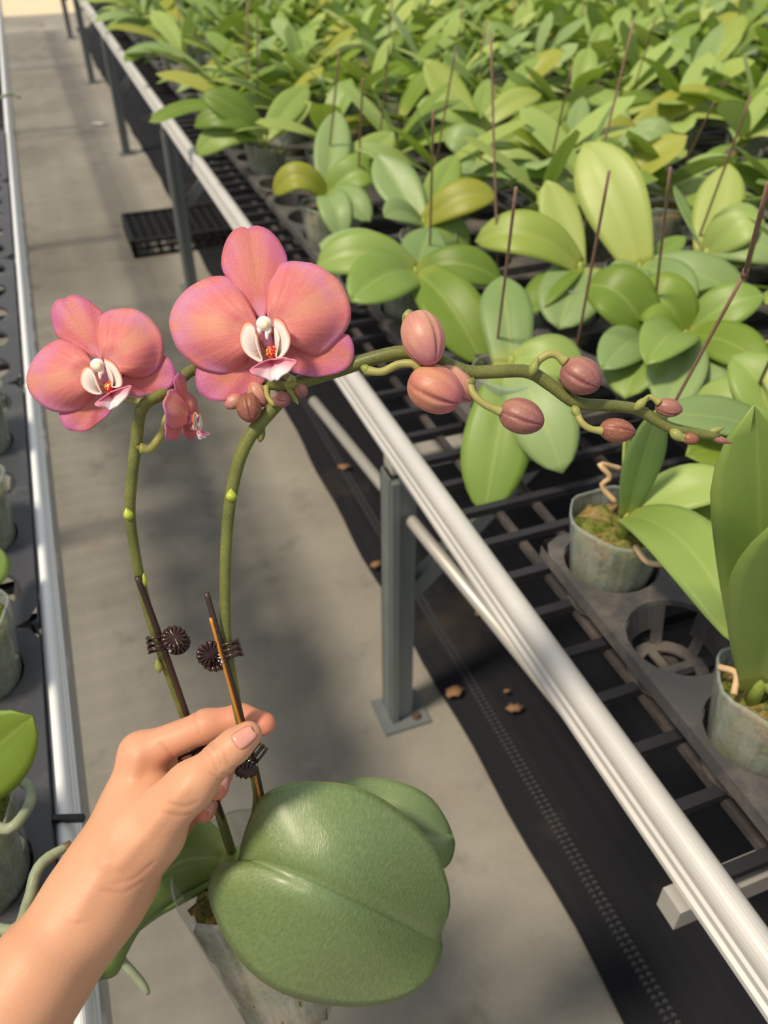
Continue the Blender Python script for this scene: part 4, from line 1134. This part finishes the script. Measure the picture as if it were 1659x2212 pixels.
def flower(D, depth, off, sc, rot=None, pivot=None, back=None):
    zs = sc / .4581
    k = depth / F * sc
    def W(q, d):
        p = P(q[0] * sc + off[0], q[1] * sc + off[1], d)
        return p if rot is None else pivot + rot @ (p - pivot)
    RR = M if rot is None else rot @ M
    # the column carries the flower
    m = MB(); hd = W(D['head'], depth - .010 * zs)
    V, f = ball(hd, np.array([D['hr'] * .98, D['hr'] * .92, D['hr'] * .7]) * k, RR); m.add(V, f)
    V, f = ball(W((D['head'][0] + D['hr'] * .35, D['head'][1] + D['hr'] * 1.15), depth - .010 * zs), np.array([.26, .85, .26]) * D['hr'] * k, RR, 8); m.add(V, f)
    for sx in (-1, 1):
        V, f = ball(W((D['head'][0] + sx * D['hr'] * .62, D['head'][1] + D['hr'] * .82), depth - .010 * zs), np.array([.34, .5, .34]) * D['hr'] * k, RR, 8); m.add(V, f)
    fl = m.build('flower', MAT['column'], held, True, HL)
    V, f = ball(W((D['head'][0] + 4, D['head'][1] + 4), depth - .010 * zs - D['hr'] * k * .45), np.array([.52, .6, .5]) * D['hr'] * k, RR, 8); obj('anther_cap', V, f, MAT['anther'], fl, True, None, HL)
    m = MB(); m.tube(spline([W(D['head'], depth - .006 * zs), W((D['head'][0] * .5 + D['tip'][0] * .5, D['head'][1] * .5 + D['tip'][1] * .5), depth - .005 * zs), W(D['tip'], depth - .002 * zs)], 8), np.array([.95, .85, .7, .62, .58, .58, .6, .62]) * D['hr'] * k, 12)
    m.build('column', MAT['colpink'], fl, True, HL)
    V, f = ball(W(D['cal'], depth - .009 * zs), np.array([.75, .85, .7]) * D['hr'] * k, RR, 10); obj('callus', V, f, MAT['callus'], fl, True, None, HL)
    A = dict(off=off, scale=sc, rot=rot, pivot=pivot)
    def fp(name, key, dz, mat, th=.0005, rings=16, nb=72, ripple=.0006):
        b, o = D[key]; return fan_petal(name, b, o, depth, dz, mat, fl, off, sc, th, rings, nb, ripple, rot, pivot)
    fp('dorsal_sepal', 'dorsal', SEP, 'sepal'); fp('lateral_sepal', 'ls', lambda s, t: .006 + .002 * s, 'sepal'); fp('lateral_sepal', 'rs', lambda s, t: .006 + .002 * s, 'sepal')
    fp('petal', 'lp', PET, 'petal'); fp('petal', 'rp', PET, 'petal')
    fp('lip_throat', 'throat', lambda s, t: -.001 - .004 * s * max(0, math.sin(2 * math.pi * t - .3)), 'throat', 0, 8, 40, 0)
    lob = lambda s, t: -.006 - .007 * math.sin(math.pi * .62 * s)
    fp('lip_lobe', 'll', lob, 'lobe', .0007, 12, 48, .0); fp('lip_lobe', 'rl', lob, 'lobe', .0007, 12, 48, .0)
    fp('lip_tip', 'mid', lambda s, t: -.009 - .009 * s + .003 * s * math.cos(4 * math.pi * t), 'midlobe', .0007, 14, 60, .0012)
    if back:
        m = MB(); m.tube(spline([P(*p) for p in back], 16), .0019, 9); m.build('pedicel', MAT['pedicel'], fl, True, HL)
    return fl
flower(BIG, .400, OFF, SC, back=[(580, 735, .408), (590, 770, .418), (610, 805, .419), (640, 826, .416)])
flower(SMALL, .402, OFF, SC, back=[(225, 810, .410), (250, 850, .414), (290, 866, .412), (318, 868, .409)])
# third, half open and turned edge-on to the right, hanging under the first spike
piv = P(404, 902, .405)
Ry = np.array(Matrix.Rotation(math.radians(76), 3, 'Y') @ Matrix.Rotation(math.radians(-8), 3, 'Z'))
rot3 = M @ Ry @ M.T
flower(BIG, .405, (404 - 1165 * .185, 902 - 560 * .185), .185, rot3, piv, back=None)
stem_tube('pedicel', [(302, 968, .408), (325, 968, .409), (350, 935, .408), (362, 900, .407), (385, 880, .406), (400, 885, .406)], [.0026, .0020, .0019, .0021], MAT['pedicel'], 30)

# stakes pushed into the pot
def cut_stake(pts, r, bare=None):
    q = spline([P(*p) for p in pts], 50); m = MB(); m.tube(q, r, 8); o = m.build('stake', MAT['stake_dark'], held, True, HL)
    if bare:
        m = MB(); off = M @ np.array([-.0011, .0, .0013]); n0, n1 = bare
        m.tube(q[n0:n1] + off, r * .62, 6); m.build('bare_strip', MAT['bare_wood'], o, True, HL)
    return o
cut_stake([(297, 1246, .431), (345, 1375, .4475), (404, 1545, .4725), (455, 1690, .492), (505, 1850, .528)], .0017)
cut_stake([(446, 1280, .420), (478, 1395, .427), (516, 1530, .444), (548, 1640, .464), (575, 1760, .500)], .0015, (4, 47))

# clips
def clip(c, d, ang, label, flip=1, disc=.0066):
    """sprung clip: two fluted finger discs, two curled jaws round the stem, a coil spring; ang = where the discs point"""
    o = P(*c, d); r = empty('orchid_clip', o); tag(r, label, 'clip', 'dark clips on the flower spikes')
    a = math.radians(ang); u = M @ np.array([math.cos(a), math.sin(a), 0]); w = M @ np.array([0, 0, 1.0]); v_ = np.cross(w, u)
    R0 = np.array([u, v_, w]).T
    for s_ in (-1, 1):
        nrm = (u * .35 * s_ + w * .75 * s_ * flip + v_ * .45); nrm /= np.linalg.norm(nrm)
        e1 = np.cross(nrm, v_); e1 /= np.linalg.norm(e1); e2 = np.cross(nrm, e1)
        cc = o + u * .0085 + (w * .0032 * flip + v_ * .0022) * s_
        V = [cc + nrm * .0014]; n = 56; UV = [(0, 0)]
        for q in (.3, .65, 1.0):
            for k in range(n):
                t = 2 * math.pi * k / n; rr = disc * q * (1 + (.05 * math.cos(14 * t)) * q)
                V.append(cc + (e1 * math.cos(t) + e2 * math.sin(t)) * rr + nrm * (.0008 * math.cos(14 * t) * q + .0012 * (1 - q))); UV.append((k / n, q))
        fc = [(0, 1 + k, 1 + (k + 1) % n) for k in range(n)]
        for q in range(2): fc += [(1 + q * n + k, 1 + (q + 1) * n + k, 1 + (q + 1) * n + (k + 1) % n, 1 + q * n + (k + 1) % n) for k in range(n)]
        ob = obj('finger_disc', V, fc, MAT['clip'], r, True, UV, o); solidify(ob, .0014, 0)
    for s_ in (-1, 1):
        # curled jaws: three thin prongs each
        for k in (-1, 0, 1):
            pts = []
            for t in np.linspace(-.15, 1.02, 14):
                th = math.pi * (t * 1.06) * s_ + (0 if s_ > 0 else 0)
                pts.append(o - u * (.0020 + .0046 * -math.cos(th)) * 1.0 + w * .0050 * math.sin(th) * flip + v_ * (.0030 * k + .0010 * s_))
            m = MB(); m.tube(np.array(pts), .00085, 6); m.build('jaw', MAT['clip'], r, True, o)
    m = MB(); t = np.linspace(0, 1, 60)
    m.tube(np.array([o + u * (.0045 + .0016 * math.cos(q * 26)) + w * .0016 * math.sin(q * 26) + v_ * (q - .5) * .007 for q in t]), .0005, 5); m.build('spring', MAT['spring'], r, True, o)
    for s_ in (-1, 1):
        V, f = ball(o + u * .0045 + v_ * .0046 * s_, np.array([.0011, .0011, .0011]), None, 6); obj('pin', V, f, MAT['spring'], r, True, None, o)
    return r
clip((347, 1390), .4485, 8, 'dark brown clip on the left spike and its stake, discs to the right')
clip((492, 1406), .429, 197, 'dark brown clip on the second spike, discs to the lower left', -1, .0068)
clip((548, 1628), .462, 232, 'dark clip just under the thumb tip', 1, .0062)
clip((410, 1628), .474, 15, 'dark clip glimpsed in the gap between thumb and index finger', 1, .006)

# ------------------------------------------------------------------ the left hand and forearm
def C(px, py, d): return np.array([(px - CX) / F * d, -(py - CY) / F * d, -d])
def sd_cone(Q, a, b, ra, rb):
    """tapered capsule"""
    ba = b - a; L2 = ba @ ba
    h = np.clip(((Q - a) @ ba) / L2, 0, 1)
    return np.linalg.norm(Q - a - h[..., None] * ba, axis=-1) - (ra + (rb - ra) * h)
def smin(a, b, k):
    h = np.clip(.5 + .5 * (b - a) / k, 0, 1); return b + (a - b) * h - k * h * (1 - h)
mm = .001
J = dict(
 F0=C(-70, 2330, .402), F1=C(82, 2092, .425), W=C(208, 1932, .446),
 CM=C(300, 1806, .446), T1=C(412, 1698, .436), T2=C(476, 1637, .4285), T3=C(536, 1588, .4315),
 I0=C(236, 1880, .458), I1=C(304, 1628, .464), I2=C(446, 1568, .462), I3=C(520, 1553, .4655), I4=C(570, 1563, .463),
 M1=C(315, 1660, .487), M2=C(430, 1634, .503), M3=C(474, 1662, .492), M4=C(468, 1702, .480),
 R1=C(318, 1702, .507), R2=C(410, 1668, .513), R3=C(450, 1718, .506), R4=C(441, 1752, .494),
 K1=C(322, 1745, .523), K2=C(385, 1722, .523), K3=C(402, 1766, .515), K4=C(388, 1792, .505))
def hand_sdf(Q):
    j = J
    sh = np.array([.004, -.002, -.016])
    arm = smin(sd_cone(Q, j['F0'], j['F1'], 27 * mm, 23.5 * mm), sd_cone(Q, j['F1'], j['W'], 23.5 * mm, 20.5 * mm), .006)
    arm = smin(arm, sd_cone(Q, j['F0'] + sh, j['W'] + sh, 25 * mm, 20 * mm), .012)
    pal = smin(sd_cone(Q, j['W'], C(296, 1770, .462), 21.5 * mm, 19 * mm), sd_cone(Q, j['I0'], j['I1'], 15 * mm, 11.3 * mm), .014)
    pal = smin(pal, sd_cone(Q, C(262, 1840, .468), j['M1'], 17 * mm, 11.5 * mm), .014)
    pal = smin(pal, sd_cone(Q, C(275, 1855, .480), j['R1'], 16 * mm, 11 * mm), .014)
    pal = smin(pal, sd_cone(Q, C(285, 1865, .492), j['K1'], 14 * mm, 10 * mm), .014)
    th = sd_cone(Q, j['CM'], j['T1'], 18.5 * mm, 11.6 * mm)
    th = smin(th, sd_cone(Q, j['T1'], j['T2'], 11.4 * mm, 8.6 * mm), .008)
    th = smin(th, sd_cone(Q, j['T2'], C(508, 1610, .4295), 8.7 * mm, 8.3 * mm), .004)
    th = smin(th, sd_cone(Q, C(508, 1610, .4295), j['T3'], 8.3 * mm, 7.3 * mm), .004)
    # heel of the thumb
    th = smin(th, sd_cone(Q, C(262, 1862, .447), C(330, 1800, .452), 17 * mm, 17 * mm), .012)
    body = smin(arm, pal, .020)
    body = smin(body, th, .011)
    # web between thumb and index finger
    body = smin(body, sd_cone(Q, C(345, 1698, .464), C(315, 1745, .460), 8 * mm, 13 * mm), .012)
    idx = smin(sd_cone(Q, j['I1'], j['I2'], 10.6 * mm, 8.6 * mm), sd_cone(Q, j['I2'], j['I3'], 8.9 * mm, 7.9 * mm), .004)
    idx = smin(idx, sd_cone(Q, j['I3'], j['I4'], 7.8 * mm, 6.6 * mm), .004)
    body = smin(body, idx, .007)
    for p in 'MRK':
        s_ = dict(M=1.0, R=.95, K=.84)[p]
        f_ = smin(sd_cone(Q, j[p + '1'], j[p + '2'], 10.0 * mm * s_, 9.2 * mm * s_), sd_cone(Q, j[p + '2'], j[p + '3'], 9.0 * mm * s_, 8.2 * mm * s_), .004)
        f_ = smin(f_, sd_cone(Q, j[p + '3'], j[p + '4'], 8.0 * mm * s_, 7.0 * mm * s_), .004)
        body = smin(body, f_, .0035)
    return body
def surface_nets(fun, lo, hi, h):
    n = np.ceil((hi - lo) / h).astype(int) + 1
    ax_ = [lo[k] + h * np.arange(n[k]) for k in range(3)]
    S = np.empty(tuple(n), np.float32)
    yy, zz = np.meshgrid(ax_[1], ax_[2], indexing='ij')
    for i0 in range(0, n[0], 12):
        xs = ax_[0][i0:i0 + 12]
        Q = np.stack([np.broadcast_to(xs[:, None, None], (len(xs),) + yy.shape), np.broadcast_to(yy, (len(xs),) + yy.shape), np.broadcast_to(zz, (len(xs),) + zz.shape)], -1)
        S[i0:i0 + len(xs)] = fun(Q)
    I = S < 0
    acc = np.zeros(tuple(n - 1) + (3,), np.float32); cnt = np.zeros(tuple(n - 1), np.float32)
    cr = np.array([(a, b, c) for a in (0, 1) for b in (0, 1) for c in (0, 1)])
    sl = lambda o: tuple(slice(o[k], n[k] - 1 + o[k]) for k in range(3))
    for a in cr:
        for k in range(3):
            if a[k]: continue
            b = a.copy(); b[k] = 1
            va, vb = S[sl(a)], S[sl(b)]; m = (va < 0) != (vb < 0)
            t = np.where(m, va / np.where(va == vb, 1, va - vb), 0)
            for q in range(3): acc[..., q] += m * (a[q] + (t if q == k else 0))
            cnt += m
    on = cnt > 0
    ids = -np.ones(on.shape, int); ids[on] = np.arange(on.sum())
    V = (np.argwhere(on) + acc[on] / cnt[on][:, None]) * h + lo
    fc = []
    for k in range(3):
        a = [slice(None)] * 3; b = [slice(None)] * 3; a[k] = slice(0, -1); b[k] = slice(1, None)
        m = I[tuple(a)] != I[tuple(b)]
        o1, o2 = [q for q in range(3) if q != k]
        idx_ = np.argwhere(m); ok = (idx_[:, o1] > 0) & (idx_[:, o2] > 0) & (idx_[:, o1] < n[o1] - 1) & (idx_[:, o2] < n[o2] - 1)
        idx_ = idx_[ok]; ins = I[tuple(idx_.T)]
        def g(d1, d2):
            q = idx_.copy(); q[:, o1] += d1; q[:, o2] += d2; return ids[tuple(q.T)]
        quad = np.stack([g(-1, -1), g(0, -1), g(0, 0), g(-1, 0)], 1)
        flip = ins if k != 1 else ~ins
        quad[~flip] = quad[~flip][:, ::-1]
        fc.append(quad)
    return V, np.vstack(fc)
lo = np.array([C(-190, 2480, .40)[0], C(0, 2480, .40)[1], -.56]); hi = np.array([C(640, 1480, .43)[0], C(0, 1480, .40)[1], -.355])
HV, HF = surface_nets(hand_sdf, lo, hi, .00108)
# colour masks and small creases
def near_mask(V, p, r): return np.exp(-(np.linalg.norm(V - p, axis=1) / r) ** 2)
red = np.zeros(len(HV)); fold = np.zeros(len(HV))
for a, r, w in (('I2', .020, .35), ('I3', .020, .7), ('I4', .016, 1.0), ('T3', .011, .35), ('M4', .02, 1.0), ('R4', .02, 1.0), ('K4', .02, .9), ('M3', .02, .7), ('R3', .02, .7), ('M2', .02, .6), ('I1', .018, .25)):
    red = np.maximum(red, w * near_mask(HV, J[a], r))
seg = (J['I2'] * .45 + J['I1'] * .55); red = np.maximum(red, .45 * near_mask(HV, seg + np.array([.004, -.008, 0]), .016))
def creases(a, b, sel_r, pos, width, depth):
    """fine grooves across the limb a-b at the given positions along it"""
    global HV, fold
    d = b - a; L = np.linalg.norm(d); d = d / L
    rel = HV - a; t = rel @ d; rad = np.linalg.norm(rel - np.outer(t, d), axis=1)
    wob = .0009 * np.sin(HV[:, 0] * 900 + HV[:, 1] * 400) + .0006 * np.sin(HV[:, 1] * 1700)
    m = np.zeros(len(HV))
    for q in pos: m = np.maximum(m, np.exp(-((t + wob - q * L) / width) ** 2) * (rad < sel_r) * np.clip(.5 + .9 * np.sin(HV[:, 0] * 310 + HV[:, 1] * 260 + q * 40), 0, 1))
    g = rel - np.outer(t, d); g /= np.linalg.norm(g, axis=1)[:, None] + 1e-9
    HV = HV - g * (m * depth)[:, None]; fold = np.maximum(fold, m)
creases(J['T1'], J['T3'], .0135, (.43, .50, .57, .66), .0014, .00038)
creases(J['I1'], J['I2'], .0125, (.94,), .0012, .0004)
creases(J['I2'], J['I3'], .0115, (.9,), .0009, .0004)
def px_creases(lines, width, depth):
    global HV, fold
    pxs = CX + HV[:, 0] / -HV[:, 2] * F; pys = CY - HV[:, 1] / -HV[:, 2] * F
    front = HV[:, 2]
    for ln_, dref in lines:
        q = spline([(a, b, 0) for a, b in ln_], 40)[:, :2]
        d = np.min(np.hypot(pxs[:, None] - q[None, :, 0], pys[:, None] - q[None, :, 1]), axis=1)
        m = np.exp(-(d / width) ** 2) * (np.abs(-front - dref) < .016)
        g = np.array([0, 0, 1.0])
        HV[:, 2] -= m * depth; fold = np.maximum(fold, m)
px_creases([([(246, 1908), (290, 1896), (332, 1862)], .425), ([(222, 1922), (268, 1926), (312, 1902)], .425), ([(352, 1752), (392, 1762), (414, 1757)], .430), ([(366, 1732), (400, 1741), (424, 1733)], .430),
            ([(345, 1606), (366, 1626), (378, 1648)], .452), ([(452, 1604), (470, 1632), (478, 1652)], .420), ([(462, 1606), (482, 1628), (492, 1648)], .420), ([(446, 1622), (460, 1646), (468, 1664)], .422)], 4.0, .00045)
# broad soft relief: tendons and the hollow behind the thumb
def ridge(a, b, width, h):
    global HV
    d = b - a; L = np.linalg.norm(d); d /= L; rel = HV - a; t = np.clip(rel @ d, 0, L); q = rel - np.outer(t, d)
    dist = np.hypot(q[:, 0], q[:, 1]); m = np.exp(-(dist / width) ** 2) * (HV[:, 2] > (a + np.outer(t, d))[:, 2] - .004)
    HV[:, 2] += m * h
ridge(C(262, 1860, .430), C(398, 1702, .424), .0042, .0013)
ridge(C(236, 1850, .436), C(296, 1640, .450), .0040, .0011)
ridge(C(300, 1760, .436), C(360, 1668, .446), .0075, -.0022)
ridge(C(205, 1905, .424), C(120, 2060, .404), .0050, .0010)
HWv = HV @ M.T + CAM
person = obj('person', HWv, HF, MAT['skin'], None, True, None, None, {'red': red, 'fold': fold})
sm = person.modifiers.new('soften', 'SMOOTH'); sm.factor = .5; sm.iterations = 3
tag(person, 'bare left forearm and hand pinching the orchid stakes between thumb and bent index finger', 'person')
def fingernail(base, tip, side, half_w, lift=.0004, label=None, nu=12, nv=11):
    """nail plate laid on the finger surface, from its root to its free edge; both given in camera space near the skin"""
    base, tip = np.array(base), np.array(tip); ax_ = tip - base; L = np.linalg.norm(ax_); ax_ /= L
    side = np.array(side, float); side -= ax_ * (side @ ax_); side /= np.linalg.norm(side); out = np.cross(ax_, side)
    if out[2] < 0: out = -out
    V = []
    for i in range(nu):
        u = i / (nu - 1)
        w = half_w * (.86 + .14 * math.sin(math.pi * min(1, u * 1.1))) * (1 - .30 * max(0, (u - .80) / .2) ** 2.2) * (1 - .45 * max(0, (.14 - u) / .14) ** 2)
        for k in range(nv):
            x = -1 + 2 * k / (nv - 1)
            p = base + ax_ * L * u + side * w * x - out * .004 * x * x + out * .002
            for _ in range(10):
                e = .0003; q = np.array([p, p + [e, 0, 0], p + [0, e, 0], p + [0, 0, e]])
                s = hand_sdf(q); g = (s[1:] - s[0]) / e; g /= np.linalg.norm(g) + 1e-9
                p = p - g * (s[0] - lift) * .9
            V.append(p - g * .0009 * (1 if (abs(x) > .99 or i == 0) else 0))
    ob = obj('fingernail', np.array(V) @ M.T + CAM, grid_faces(nu, nv), MAT['nail'], person, True)
    s2 = solidify(ob, .0007, 0); return ob
fingernail(C(507, 1606, .4205), C(552, 1574, .4245), C(544, 1606, .42) - C(516, 1566, .42), .0051, .0006)
fingernail(C(489, 1672, .481), C(484, 1700, .474), C(484, 1690, .474) - C(470, 1680, .470), .0042)
fingernail(C(455, 1728, .494), C(447, 1755, .487), C(455, 1745, .488) - C(440, 1735, .484), .0040)
